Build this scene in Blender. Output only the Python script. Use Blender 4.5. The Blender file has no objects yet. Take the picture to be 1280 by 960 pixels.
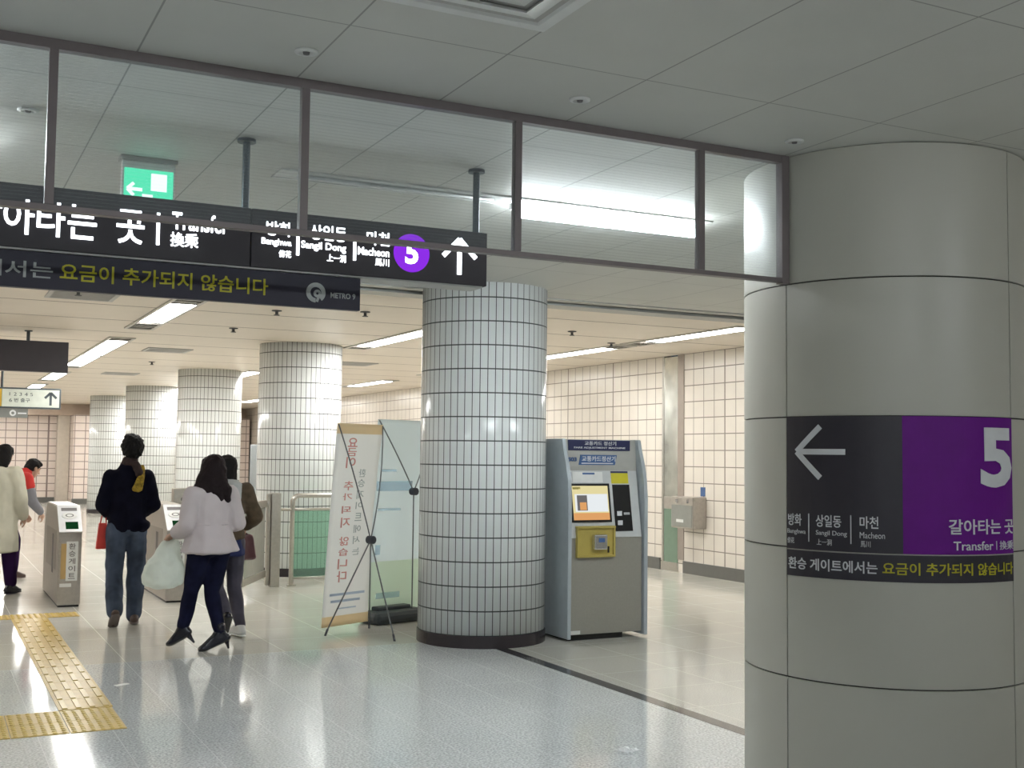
import bpy, bmesh, math, random
from mathutils import Vector, Matrix, noise
random.seed(7)
S = bpy.context.scene
COL = S.collection
PI = math.pi

# ------------------------------------------------------------------ camera, light, exposure
# world axes: x runs along the glass screen, y along the row of columns, z up (metres)
F_PX, YAW, PITCH, ROLL, EYE = 1453.8, 0.467662, 0.062261, 0.0113186, 1.55
cd = bpy.data.cameras.new('camera'); cam = bpy.data.objects.new('camera', cd); COL.objects.link(cam)
cd.sensor_width = 36.0; cd.lens = F_PX / 1280 * 36.0; cd.clip_end = 200
fw = Vector((math.sin(YAW) * math.cos(PITCH), math.cos(YAW) * math.cos(PITCH), math.sin(PITCH)))
rt = Vector((math.cos(YAW), -math.sin(YAW), 0)); up = rt.cross(fw)
cr, sr = math.cos(ROLL), math.sin(ROLL)
rt, up = cr * rt + sr * up, -sr * rt + cr * up
cam.matrix_world = Matrix(((rt.x, up.x, -fw.x, 0), (rt.y, up.y, -fw.y, 0), (rt.z, up.z, -fw.z, EYE), (0, 0, 0, 1)))
S.camera = cam
w = bpy.data.worlds.new('world'); S.world = w; w.use_nodes = True
w.node_tree.nodes['Background'].inputs[0].default_value = (0.8, 0.9, 1.0, 1)
w.node_tree.nodes['Background'].inputs[1].default_value = 0.02
S.view_settings.view_transform = 'Standard'; S.view_settings.look = 'None'
EXPO = 2.3
S.view_settings.exposure = EXPO; S.view_settings.gamma = 1.0; S.view_settings.use_curve_mapping = False
LAMP_REAR, LAMP_FRONT, FILL_BEHIND = 6.8, 14.0, 13.5      # lamp brightness before exposure; the last is added unseen fill
CEIL = 2.98

# ------------------------------------------------------------------ materials
def new_mat(name):
    m = bpy.data.materials.new(name); m.use_nodes = True
    return m, m.node_tree.nodes, m.node_tree.links, m.node_tree.nodes['Principled BSDF']

def mat(name, col, rough=0.5, metal=0.0, var=0.04, scale=12.0, emit=None, estr=0.0, bump=0.0, spec=0.5, alpha=None, trans=0.0):
    """plain procedural material: base colour broken up by noise"""
    m, n, l, b = new_mat(name)
    b.inputs['Roughness'].default_value = rough; b.inputs['Metallic'].default_value = metal
    b.inputs['Specular IOR Level'].default_value = spec
    tc = n.new('ShaderNodeTexCoord'); nz = n.new('ShaderNodeTexNoise'); nz.inputs['Scale'].default_value = scale
    l.new(tc.outputs['Object'], nz.inputs['Vector'])
    cr_ = n.new('ShaderNodeValToRGB')
    for e, k in zip(cr_.color_ramp.elements, (1 - var, 1 + var)):
        e.color = tuple(min(1, c * k) for c in col[:3]) + (1,)
    cr_.color_ramp.elements[0].position = .3; cr_.color_ramp.elements[1].position = .7
    l.new(nz.outputs['Fac'], cr_.inputs['Fac']); l.new(cr_.outputs['Color'], b.inputs['Base Color'])
    if bump:
        bp = n.new('ShaderNodeBump'); bp.inputs['Strength'].default_value = bump; bp.inputs['Distance'].default_value = .01
        l.new(nz.outputs['Fac'], bp.inputs['Height']); l.new(bp.outputs['Normal'], b.inputs['Normal'])
    if emit:
        b.inputs['Emission Color'].default_value = tuple(emit) + (1,); b.inputs['Emission Strength'].default_value = estr / 2 ** EXPO
    if alpha is not None: b.inputs['Alpha'].default_value = alpha
    if trans: b.inputs['Transmission Weight'].default_value = trans
    return m

def mth(n, l, op, a, b_=None, c=None):
    x = n.new('ShaderNodeMath'); x.operation = op
    for i, v in enumerate((a, b_, c)):
        if v is None: continue
        if isinstance(v, (int, float)): x.inputs[i].default_value = v
        else: l.new(v, x.inputs[i])
    return x.outputs[0]

def line_fac(n, l, coord, period, offset, width):
    """1 on a joint line every `period` metres along a coordinate"""
    t = mth(n, l, 'DIVIDE', mth(n, l, 'SUBTRACT', coord, offset), period)
    fr = mth(n, l, 'FRACT', mth(n, l, 'ADD', t, 1000.5))
    d = mth(n, l, 'MULTIPLY', mth(n, l, 'ABSOLUTE', mth(n, l, 'SUBTRACT', fr, .5)), period)
    return mth(n, l, 'LESS_THAN', d, width / 2)

def grid_mat(name, base, line, specs, rough=0.3, var=0.04, spec=0.5, speckle=None, cyl=False, nscale=3.0, tilevar=None):
    """specs: list of (axis, period, offset, width); cyl turns x into arc length"""
    m, n, l, b = new_mat(name)
    b.inputs['Roughness'].default_value = rough; b.inputs['Specular IOR Level'].default_value = spec
    tc = n.new('ShaderNodeTexCoord'); sp = n.new('ShaderNodeSeparateXYZ'); l.new(tc.outputs['Object'], sp.inputs[0])
    ax = {'x': sp.outputs[0], 'y': sp.outputs[1], 'z': sp.outputs[2]}
    if cyl: ax['a'] = mth(n, l, 'ARCTAN2', sp.outputs[1], sp.outputs[0])
    fac = None
    for a, per, off, wd in specs:
        f = line_fac(n, l, ax[a], per, off, wd)
        fac = f if fac is None else mth(n, l, 'MAXIMUM', fac, f)
    nz = n.new('ShaderNodeTexNoise'); nz.inputs['Scale'].default_value = nscale; nz.inputs['Detail'].default_value = 3
    l.new(tc.outputs['Object'], nz.inputs['Vector'])
    cr_ = n.new('ShaderNodeValToRGB')
    for e, k in zip(cr_.color_ramp.elements, (1 - var, 1 + var)): e.color = tuple(min(1, c * k) for c in base) + (1,)
    cr_.color_ramp.elements[0].position = .3; cr_.color_ramp.elements[1].position = .7
    l.new(nz.outputs['Fac'], cr_.inputs['Fac']); colr = cr_.outputs['Color']
    if speckle:
        n2 = n.new('ShaderNodeTexNoise'); n2.inputs['Scale'].default_value = speckle[0]; n2.inputs['Detail'].default_value = 2
        l.new(tc.outputs['Object'], n2.inputs['Vector'])
        r2 = n.new('ShaderNodeValToRGB'); r2.color_ramp.elements[0].position = .38; r2.color_ramp.elements[1].position = .62
        r2.color_ramp.elements[0].color = (speckle[1],) * 3 + (1,); r2.color_ramp.elements[1].color = (1, 1, 1, 1)
        l.new(n2.outputs['Fac'], r2.inputs['Fac'])
        mx = n.new('ShaderNodeMixRGB'); mx.blend_type = 'MULTIPLY'; mx.inputs[0].default_value = 1
        l.new(colr, mx.inputs[1]); l.new(r2.outputs['Color'], mx.inputs[2]); colr = mx.outputs[0]
    if fac is not None:
        mx = n.new('ShaderNodeMixRGB'); l.new(fac, mx.inputs[0]); l.new(colr, mx.inputs[1]); mx.inputs[2].default_value = tuple(line) + (1,)
        colr = mx.outputs[0]
        l.new(mth(n, l, 'ADD', mth(n, l, 'MULTIPLY', fac, .4), rough), b.inputs['Roughness'])
    l.new(colr, b.inputs['Base Color'])
    return m

def emitter(name, col, s, raw=False):
    if not raw: s = s / 2 ** EXPO
    m = bpy.data.materials.new(name); m.use_nodes = True; n = m.node_tree.nodes; n.clear()
    e = n.new('ShaderNodeEmission'); e.inputs[0].default_value = tuple(col) + (1,); e.inputs[1].default_value = s
    o = n.new('ShaderNodeOutputMaterial'); m.node_tree.links.new(e.outputs[0], o.inputs[0])
    return m

def glass_mat(name):
    """wired glass: clear sheet with a faint dusty film and thin level wires"""
    m = bpy.data.materials.new(name); m.use_nodes = True; n = m.node_tree.nodes; l = m.node_tree.links; n.clear()
    tr = n.new('ShaderNodeBsdfTransparent'); tr.inputs[0].default_value = (.95, .97, .97, 1)
    df = n.new('ShaderNodeBsdfDiffuse'); df.inputs[0].default_value = (.62, .68, .72, 1)
    gl = n.new('ShaderNodeBsdfGlossy'); gl.inputs['Roughness'].default_value = .03
    tc = n.new('ShaderNodeTexCoord'); sp = n.new('ShaderNodeSeparateXYZ'); l.new(tc.outputs['Object'], sp.inputs[0])
    wire = line_fac(n, l, sp.outputs[2], .0125, 0, .002)
    f1 = mth(n, l, 'ADD', mth(n, l, 'MULTIPLY', wire, .10), .045)
    m1 = n.new('ShaderNodeMixShader'); l.new(f1, m1.inputs[0]); l.new(tr.outputs[0], m1.inputs[1]); l.new(df.outputs[0], m1.inputs[2])
    fr = n.new('ShaderNodeFresnel'); fr.inputs[0].default_value = 1.35
    m2 = n.new('ShaderNodeMixShader'); l.new(fr.outputs[0], m2.inputs[0]); l.new(m1.outputs[0], m2.inputs[1]); l.new(gl.outputs[0], m2.inputs[2])
    o = n.new('ShaderNodeOutputMaterial'); l.new(m2.outputs[0], o.inputs[0])
    return m

def thin_mat(name, col, opac, translucent=.4, rough=.5):
    """thin sheet that lets light through"""
    m = bpy.data.materials.new(name); m.use_nodes = True; n = m.node_tree.nodes; l = m.node_tree.links; n.clear()
    tr = n.new('ShaderNodeBsdfTransparent'); tr.inputs[0].default_value = tuple(col) + (1,)
    df = n.new('ShaderNodeBsdfPrincipled'); df.inputs['Base Color'].default_value = tuple(col) + (1,); df.inputs['Roughness'].default_value = rough
    tl = n.new('ShaderNodeBsdfTranslucent'); tl.inputs[0].default_value = tuple(col) + (1,)
    m0 = n.new('ShaderNodeMixShader'); m0.inputs[0].default_value = translucent; l.new(df.outputs[0], m0.inputs[1]); l.new(tl.outputs[0], m0.inputs[2])
    m1 = n.new('ShaderNodeMixShader'); m1.inputs[0].default_value = opac; l.new(tr.outputs[0], m1.inputs[1]); l.new(m0.outputs[0], m1.inputs[2])
    o = n.new('ShaderNodeOutputMaterial'); l.new(m1.outputs[0], o.inputs[0])
    return m

FLOOR_SPECS = [('x', .392, 1.40, .004), ('y', .9, 9.05, .004)]
M = {}
M['granite'] = grid_mat('grey_granite', (.75, .775, .77), (.48, .50, .49), FLOOR_SPECS, rough=.085, var=.05, speckle=(75, .60), nscale=1.2)
M['granite2'] = grid_mat('beige_granite', (.66, .645, .58), (.48, .46, .40), [('x', .6, 1.4, .005), ('y', .6, 9.05, .005)], rough=.11, var=.06, speckle=(120, .75), nscale=1.0)
M['inlay'] = mat('dark_inlay', (.055, .055, .06), .12)
M['ceil'] = grid_mat('grey_ceiling_panel', (.62, .62, .58), (.36, .36, .34), [('x', .588, .63, .007), ('y', 1.04, 5.72, .006)], rough=.6, var=.02)
M['ceil2'] = grid_mat('warm_ceiling_panel', (.76, .68, .58), (.20, .15, .12), [('y', 1.32, 10.5, .030)], rough=.45, var=.02)
M['wtile'] = grid_mat('beige_wall_tile', (.73, .68, .61), (.24, .21, .18), [('y', .2293, 14.99, .012), ('y', 1.376, 14.99, .024), ('z', .22, .12, .013)], rough=.22, var=.03)
M['btile'] = grid_mat('pink_wall_tile', (.78, .68, .62), (.26, .20, .18), [('x', .30, 3.4, .022), ('x', 1.8, 3.4, .05), ('z', .2275, .12, .022)], rough=.25, var=.03)
M['plain'] = mat('plain_paint', (.55, .55, .52), .6)
M['base'] = mat('dark_baseboard', (.13, .13, .12), .3)
ctile = grid_mat('column_tile', (.78, .81, .81), (.05, .06, .06), [('a', 2 * PI / 54, .02, .012), ('z', .1968, .1, .010)], rough=.20, var=.03, cyl=True)
M['ctile'] = ctile
M['colbase'] = mat('dark_column_base', (.035, .028, .032), .25)
M['clad'] = mat('grey_cladding', (.46, .455, .40), .40, .0, .015, 2.0, spec=.6)
M['seam'] = mat('dark_seam', (.05, .045, .04), .7)
M['steel'] = mat('brushed_steel', (.52, .50, .46), .28, .9, .06, 30)
M['steel2'] = mat('gate_steel', (.46, .43, .39), .35, .75, .06, 25)
M['track'] = mat('grey_track_metal', (.33, .34, .32), .4, .4)
M['track2'] = mat('dark_track_slot', (.10, .10, .10), .5, .2)
M['frame'] = mat('bronze_grey_frame', (.17, .145, .145), .4, .3)
M['glass'] = glass_mat('wired_glass')
M['black'] = mat('sign_black', (.034, .027, .034), .45)
M['navy'] = mat('sign_navy', (.024, .021, .040), .5)
M['post'] = mat('sign_post_grey', (.075, .09, .10), .4, .5)
M['signlight'] = emitter('lit_white_lettering', (.86, .95, 1.0), 6.0)
M['purplelit'] = emitter('lit_purple_disc', (.27, .03, .80), 1.0)
M['undersign'] = mat('sign_underside', (.50, .50, .48), .5)
M['yellowink'] = mat('yellow_lettering', (.50, .46, .02), .5)
M['greyink'] = mat('grey_lettering', (.42, .44, .44), .5)
M['whiteink'] = mat('white_lettering', (.66, .68, .70), .5)
M['purple'] = mat('sign_purple', (.135, .006, .235), .5, spec=.25)
M['signdark'] = mat('sign_charcoal', (.030, .027, .038), .4)
M['exitgreen'] = emitter('lit_exit_green', (.10, .78, .46), 1.25)
M['exitwhite'] = emitter('lit_exit_white', (.75, 1.0, .92), 1.6)
M['white'] = mat('white_plastic', (.75, .76, .74), .4)
M['lampR'] = emitter('lamp_diffuser_rear', (1.0, .985, .95), LAMP_REAR, True)
M['lampF'] = emitter('lamp_tube_front', (.90, .96, 1.0), LAMP_FRONT, True)
M['fillB'] = emitter('fill_tube_behind', (.92, .97, 1.0), FILL_BEHIND, True)  # added fill tubes, never in view
M['lampframe'] = mat('lamp_frame', (.50, .48, .44), .4, .2)
M['louvre'] = mat('lamp_reflector', (.36, .34, .31), .25, .7, .25, 9)
M['vent'] = mat('vent_paint', (.48, .47, .45), .5)
M['ventdark'] = mat('vent_gap', (.18, .17, .17), .7)
M['mpanel'] = mat('machine_blue_grey', (.42, .47, .50), .35, .05)
M['mface'] = mat('machine_grey', (.42, .42, .39), .4, .1)
M['mdoor'] = mat('machine_door_grey', (.33, .32, .28), .38, .2, .03, 60)
M['mwhite'] = mat('machine_console', (.55, .57, .57), .4)
M['mblue'] = mat('label_blue', (.018, .022, .085), .4)
M['mblue2'] = mat('label_mid_blue', (.06, .13, .30), .4)
M['mblack'] = mat('bezel_black', (.012, .012, .013), .25)
M['myellow'] = mat('label_yellow', (.62, .55, .015), .4)
M['mgold'] = mat('recess_ochre', (.45, .36, .09), .45)
M['scr'] = emitter('screen_cream', (.90, .80, .42), .85)
M['scr2'] = emitter('screen_pale', (.80, .84, .86), 1.0)
M['scr3'] = emitter('screen_orange', (.85, .42, .16), .85)
M['scr4'] = emitter('screen_dark', (.25, .24, .24), .6)
M['chrome'] = mat('chrome', (.70, .71, .72), .15, .9)
M['gtop'] = mat('gate_top_panel', (.72, .73, .75), .3, .3)
M['gscreen'] = emitter('gate_display', (.02, .13, .04), .35)
M['gorange'] = mat('gate_orange_strip', (.50, .34, .14), .45)
M['acryl'] = thin_mat('green_acrylic', (.60, .80, .71), .16, .35)
M['tactile'] = mat('tactile_yellow', (.56, .38, .085), .35, var=.08)
M['tactile2'] = mat('tactile_bar', (.62, .45, .13), .3, var=.06)
M['fabric'] = thin_mat('banner_fabric', (.93, .94, .93), .94, .55, .7)
M['fabric2'] = thin_mat('banner_fabric_blue', (.86, .93, .95), .93, .55, .7)
M['fabricgreen'] = thin_mat('banner_print_green', (.80, .90, .80), .95, .45, .7)
M['fabricorange'] = thin_mat('banner_orange_band', (.88, .76, .54), .95, .45, .7)
M['redink'] = mat('red_print', (.68, .29, .27), .7)
M['greenink'] = mat('grey_print', (.36, .42, .42), .7)
M['blueink'] = mat('blue_print', (.48, .57, .70), .7)
M['paleink'] = thin_mat('pale_blue_print', (.84, .91, .96), .30, .6, .7)
M['pole'] = mat('banner_pole', (.17, .18, .19), .4, .4)
M['hub'] = mat('banner_hub', (.05, .055, .07), .5)
M['tank'] = mat('banner_base_tank', (.05, .06, .065), .4)
M['paper'] = mat('white_paper', (.80, .80, .76), .6)
M['film'] = thin_mat('highlight_sheet', (.95, .97, .98), .60, .2, .05)  # whitish clear sheet, used only for the modelled floor highlight
M['skin'] = mat('skin', (.52, .33, .24), .5)
M['hair'] = mat('black_hair', (.007, .006, .006), .65, spec=.2, bump=.6, scale=60)
M['hairbrown'] = mat('dark_brown_hair', (.013, .007, .008), .65, spec=.2, bump=.6, scale=60)
M['brow'] = mat('eye_dark', (.012, .01, .01), .4)
M['lip'] = mat('lip', (.35, .15, .13), .5)
M['blackcoat'] = mat('black_jacket_cloth', (.005, .005, .012), .95, var=.2, spec=.1)
M['jeans'] = mat('faded_jeans', (.055, .072, .108), .9, spec=.2, var=.45, scale=7)
M['scarf'] = mat('scarf_brown', (.030, .016, .014), .9, var=.5, scale=30)
M['mustard'] = mat('scarf_mustard', (.26, .17, .015), .9, var=.5, scale=40)
M['shoebrown'] = mat('brown_shoe', (.075, .045, .035), .5)
M['sole'] = mat('shoe_sole', (.16, .13, .12), .6)
M['whitecoat'] = mat('pale_pink_jacket', (.56, .50, .51), .85, var=.05, scale=6)
M['navyjeans'] = mat('navy_jeans', (.007, .008, .026), .9, var=.3, spec=.15)
M['boot'] = mat('black_boot', (.012, .012, .020), .25)
M['plasticbag'] = thin_mat('white_plastic_film', (.84, .89, .85), .84, .45, .35)
M['brown'] = mat('brown_knit', (.10, .070, .042), .9, var=.25, scale=20)
M['palehood'] = mat('pale_hood_cloth', (.48, .50, .50), .9)
M['greytrouser'] = mat('grey_trousers', (.065, .060, .085), .85, var=.2)
M['denimblue'] = mat('blue_denim', (.016, .024, .10), .85)
M['sneaker'] = mat('white_sneaker', (.60, .60, .58), .6)
M['maroon'] = mat('maroon_leather', (.070, .012, .018), .4)
M['cream'] = mat('cream_coat_cloth', (.58, .56, .45), .85, var=.06, scale=8)
M['purplecloth'] = mat('dark_purple_cloth', (.022, .006, .040), .9, spec=.15)
M['red'] = mat('red_cloth', (.56, .030, .025), .8)
M['greyvest'] = mat('grey_cloth', (.23, .23, .26), .85)
M['redbag'] = mat('red_bag', (.60, .035, .020), .5)

# ------------------------------------------------------------------ helpers
def obj(name, bm, material, parent=None, label=None, smooth=False):
    me = bpy.data.meshes.new(name)
    bmesh.ops.recalc_face_normals(bm, faces=bm.faces)
    bm.to_mesh(me); bm.free()
    for m in (material if isinstance(material, (list, tuple)) else [material]): me.materials.append(m)
    if smooth:
        for p in me.polygons: p.use_smooth = True
    o = bpy.data.objects.new(name, me); COL.objects.link(o)
    if parent: o.parent = parent
    if label: o['label'] = label
    return o

def tag(o, label, cat, group=None, kind='thing'):
    o['label'] = label; o['category'] = cat; o['kind'] = kind
    if group: o['group'] = group
    return o

def thing(name, label, cat, loc=(0, 0, 0), rz=0.0, group=None):
    o = bpy.data.objects.new(name, None); COL.objects.link(o); o.empty_display_size = .1
    o.location = loc; o.rotation_euler = (0, 0, rz)
    return tag(o, label, cat, group)

def struct(name, bm, m, smooth=False):
    o = obj(name, bm, m, smooth=smooth); o['kind'] = 'structure'; return o

def dup(root, loc, rz, label, group=None):
    r = root.copy(); COL.objects.link(r); r.location = loc; r.rotation_euler = (0, 0, rz); r['label'] = label
    if group: r['group'] = group
    for ch in list(root.children):
        c = ch.copy(); COL.objects.link(c); c.parent = r
        for g in list(ch.children):
            d = g.copy(); COL.objects.link(d); d.parent = c
    return r

def box(bm, x0, x1, y0, y1, z0, z1, bev=0.0, mi=0):
    t = bmesh.new()
    bmesh.ops.create_cube(t, size=1)
    for v in t.verts:
        v.co = Vector(((x0 + x1) / 2 + v.co.x * (x1 - x0), (y0 + y1) / 2 + v.co.y * (y1 - y0), (z0 + z1) / 2 + v.co.z * (z1 - z0)))
    if bev: bmesh.ops.bevel(t, geom=t.edges[:], offset=bev, segments=2, affect='EDGES', profile=.5)
    merge(bm, t, mi)

def merge(bm, t, mi=0):
    for f in t.faces: f.material_index = mi
    me = bpy.data.meshes.new('tmp'); t.to_mesh(me); t.free(); bm.from_mesh(me); bpy.data.meshes.remove(me)

def B(*a, bev=0.0):
    bm = bmesh.new(); box(bm, *a, bev=bev); return bm

def cyl(bm, p0, p1, r0, r1=None, seg=20, caps=True):
    p0, p1 = Vector(p0), Vector(p1); r1 = r0 if r1 is None else r1
    q = (p1 - p0).to_track_quat('Z', 'Y')
    a = [bm.verts.new(p0 + q @ Vector((r0 * math.cos(2 * PI * i / seg), r0 * math.sin(2 * PI * i / seg), 0))) for i in range(seg)]
    b = [bm.verts.new(p1 + q @ Vector((r1 * math.cos(2 * PI * i / seg), r1 * math.sin(2 * PI * i / seg), 0))) for i in range(seg)]
    for i in range(seg): bm.faces.new((a[i], a[(i + 1) % seg], b[(i + 1) % seg], b[i]))
    if caps: bm.faces.new(a[::-1]); bm.faces.new(b)

def tube(bm, pts, r, seg=12):
    pts = [Vector(p) for p in pts]; rings = []
    nrm = None
    for i, p in enumerate(pts):
        d = (pts[min(i + 1, len(pts) - 1)] - pts[max(i - 1, 0)]).normalized()
        if nrm is None: nrm = d.orthogonal().normalized()
        nrm = (nrm - d * nrm.dot(d)).normalized(); bi = d.cross(nrm)
        rings.append([bm.verts.new(p + r * (math.cos(2 * PI * k / seg) * nrm + math.sin(2 * PI * k / seg) * bi)) for k in range(seg)])
    for a, b in zip(rings, rings[1:]):
        for k in range(seg): bm.faces.new((a[k], a[(k + 1) % seg], b[(k + 1) % seg], b[k]))
    bm.faces.new(rings[0][::-1]); bm.faces.new(rings[-1])

def lathe(bm, prof, c=(0, 0), seg=96):
    rings = [[bm.verts.new((c[0] + r * math.cos(2 * PI * k / seg), c[1] + r * math.sin(2 * PI * k / seg), z)) for k in range(seg)] for r, z in prof]
    for a, b in zip(rings, rings[1:]):
        for k in range(seg): bm.faces.new((a[k], a[(k + 1) % seg], b[(k + 1) % seg], b[k]))
    bm.faces.new(rings[0][::-1]); bm.faces.new(rings[-1])

def prism(bm, poly, axis, a0, a1):
    """extrude a 2-D polygon along x, y or z; poly gives the other two coordinates in order"""
    def P(p, t):
        return {'x': (t, p[0], p[1]), 'y': (p[0], t, p[1]), 'z': (p[0], p[1], t)}[axis]
    a = [bm.verts.new(P(p, a0)) for p in poly]; b = [bm.verts.new(P(p, a1)) for p in poly]
    k = len(poly)
    for i in range(k): bm.faces.new((a[i], a[(i + 1) % k], b[(i + 1) % k], b[i]))
    bm.faces.new(a[::-1]); bm.faces.new(b)

def disc(bm, c, r, y, depth=.003, seg=40):
    cyl(bm, (c[0], y, c[1]), (c[0], y - depth, c[1]), r, seg=seg)

def text_raw(s, bold=0.0, extr=.02):
    c = bpy.data.curves.new('lettering', 'FONT'); c.body = s; c.size = 1; c.extrude = extr; c.offset = bold; c.resolution_u = 3
    o = bpy.data.objects.new('lettering', c); COL.objects.link(o)
    bpy.context.view_layer.update()
    me = bpy.data.meshes.new_from_object(o.evaluated_get(bpy.context.evaluated_depsgraph_get()))
    bpy.data.objects.remove(o); bpy.data.curves.remove(c)
    return me

def text(bm, s, x0, x1, z0, z1, y, bold=.015, mirror=False, depth=.002, fn=None):
    """fit a word into a rectangle of the local x-z plane, its face towards -y; fn remaps points"""
    me = text_raw(s, bold)
    xs = [v.co.x for v in me.vertices]; ys = [v.co.y for v in me.vertices]
    ax, bx, ay, by = min(xs), max(xs), min(ys), max(ys)
    for v in me.vertices:
        tx = (v.co.x - ax) / (bx - ax); tz = (v.co.y - ay) / (by - ay)
        if mirror: tx = 1 - tx
        yy = y - depth * (0.5 + (v.co.z / .02) * .5)
        p = Vector((x0 + tx * (x1 - x0), yy, z0 + tz * (z1 - z0)))
        v.co = p
    if fn:                                             # cut into narrow upright slices so that it can bend
        t = bmesh.new(); t.from_mesh(me); k = x0
        while k < x1:
            bmesh.ops.bisect_plane(t, geom=t.verts[:] + t.edges[:] + t.faces[:], plane_co=(k, 0, 0), plane_no=(1, 0, 0)); k += .012
        for v in t.verts: v.co = fn(v.co.copy())
        t.to_mesh(me); t.free()
    bm.from_mesh(me); bpy.data.meshes.remove(me)

def strokes(bm, segs, wd, y, depth=.003, fn=None):
    """flat bars in the x-z plane from (x0,z0) to (x1,z1)"""
    for x0, z0, x1, z1 in segs:
        d = Vector((x1 - x0, z1 - z0)).normalized(); nrm = Vector((-d.y, d.x)) * wd / 2
        q = [(x0 + nrm.x, z0 + nrm.y), (x1 + nrm.x, z1 + nrm.y), (x1 - nrm.x, z1 - nrm.y), (x0 - nrm.x, z0 - nrm.y)]
        if not fn: prism(bm, q, 'y', y - depth, y); continue
        n = max(1, int(math.hypot(x1 - x0, z1 - z0) / .02)); rows = []
        for k in range(n + 1):
            t = k / n; s0 = (x0 + (x1 - x0) * t, z0 + (z1 - z0) * t)
            rows.append([bm.verts.new(fn(Vector((s0[0] + e * nrm.x, yy, s0[1] + e * nrm.y)))) for e, yy in ((1, y), (1, y - depth), (-1, y - depth), (-1, y))])
        for p, r in zip(rows, rows[1:]):
            for j in range(4): bm.faces.new((p[j], r[j], r[(j + 1) % 4], p[(j + 1) % 4]))
        bm.faces.new(rows[0]); bm.faces.new(rows[-1][::-1])

# ------------------------------------------------------------------ the setting
bm = bmesh.new(); box(bm, -5, 4.28, -7, 9.05, -.1, 0); struct('floor', bm, M['granite'])
bm = bmesh.new(); box(bm, -5, 4.28, 9.05, 38, -.1, 0); box(bm, 4.28, 9.285, -7, 38, -.1, 0); struct('floor', bm, M['granite2'])
bm = bmesh.new(); box(bm, 4.18, 4.28, -7, 8.9, 0, .0015); struct('trim_1', bm, M['inlay'])
bm = bmesh.new(); box(bm, -5, 9.285, -7, 9.15, CEIL, CEIL + .1); struct('ceiling', bm, M['ceil'])
bm = bmesh.new(); box(bm, -5, 9.285, 9.6, 38, CEIL, CEIL + .1); struct('ceiling', bm, M['ceil2'])
# shutter housing let into the ceiling between the two halls
bm = bmesh.new()
box(bm, -5, 9.285, 9.15, 9.27, CEIL - .012, CEIL + .1); box(bm, -5, 9.285, 9.36, 9.60, CEIL - .03, CEIL + .1)
struct('trim_2', bm, M['track'])
bm = bmesh.new(); box(bm, -5, 9.285, 9.27, 9.36, CEIL + .05, CEIL + .1); struct('trim_3', bm, M['track2'])
bm = bmesh.new(); box(bm, 9.285, 9.4, -7, 13.28, 0, CEIL + .1); box(bm, 9.285, 9.4, 13.62, 38, 0, CEIL + .1); struct('wall_right', bm, M['wtile'])
bm = bmesh.new(); box(bm, 9.262, 9.285, -7, 13.14, 0, .16); box(bm, 9.262, 9.285, 13.70, 38, 0, .16); struct('baseboard_right', bm, M['base'])
bm = bmesh.new(); box(bm, -5.1, 9.4, 38, 38.15, 0, 2.64); struct('wall_back', bm, M['btile'])
bm = bmesh.new(); box(bm, -5.1, 9.285, 37.4, 38, 2.64, CEIL); struct('trim_4', bm, mat('warm_fascia', (.52, .42, .34), .5))
bm = bmesh.new(); box(bm, -5.1, 9.285, 37.97, 38, 0, .16); struct('baseboard_back', bm, M['base'])
bm = bmesh.new(); box(bm, -5.1, -5, -7, 38, 0, CEIL + .1); struct('wall_left', bm, M['wtile'])
bm = bmesh.new(); box(bm, -5.1, 9.4, -7.1, -7, 0, CEIL + .1); struct('wall_front', bm, M['plain'])
# pilasters at the far wall
bm = bmesh.new(); box(bm, 3.62, 3.96, 37.55, 37.97, 0, 2.64); struct('trim_5', bm, mat('pale_pilaster', (.62, .56, .48), .4))
bm = bmesh.new(); box(bm, 3.97, 9.2, 36.6, 37.97, 0, 2.64); struct('wall_back', bm, M['btile'])
bm = bmesh.new(); box(bm, 3.97, 9.2, 36.57, 36.6, 0, .16); struct('baseboard_back', bm, M['base'])

# ------------------------------------------------------------------ clad column beside the glass screen
CC, CR = (4.27, 4.35), .675
def on_cyl(a, r, z): return Vector((CC[0] + r * math.cos(a), CC[1] + r * math.sin(a), z))
A_L, A_R = math.radians(-159.5), math.radians(-72.5)      # seam angles left and right of the panel with the sign (refined below)
def px_angle(px, py):
    d = rt * ((px - 640) / F_PX) - up * ((py - 480) / F_PX) + fw
    a = d.x * d.x + d.y * d.y; b = -2 * (d.x * CC[0] + d.y * CC[1]); c = CC[0] ** 2 + CC[1] ** 2 - CR * CR
    t = (-b - math.sqrt(max(b * b - 4 * a * c, 0))) / (2 * a)
    return math.atan2(t * d.y - CC[1], t * d.x - CC[0])
A_L, A_R = px_angle(983.5, 560), px_angle(1264, 560)
print('SEAMS', math.degrees(A_L), math.degrees(A_R))
clad = thing('clad_column', 'large round column in smooth grey panels carrying the purple and black sign', 'column', (CC[0], CC[1], 0))
SPAN = A_R - A_L
ang = [A_L, A_R]
rest = 2 * PI - SPAN; nrest = max(2, round(rest / SPAN))
for i in range(1, nrest): ang.append(A_R + rest * i / nrest)
zs = [0, .553, 1.147, 1.748, 2.372, CEIL]
bm = bmesh.new()
g = .0035
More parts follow.
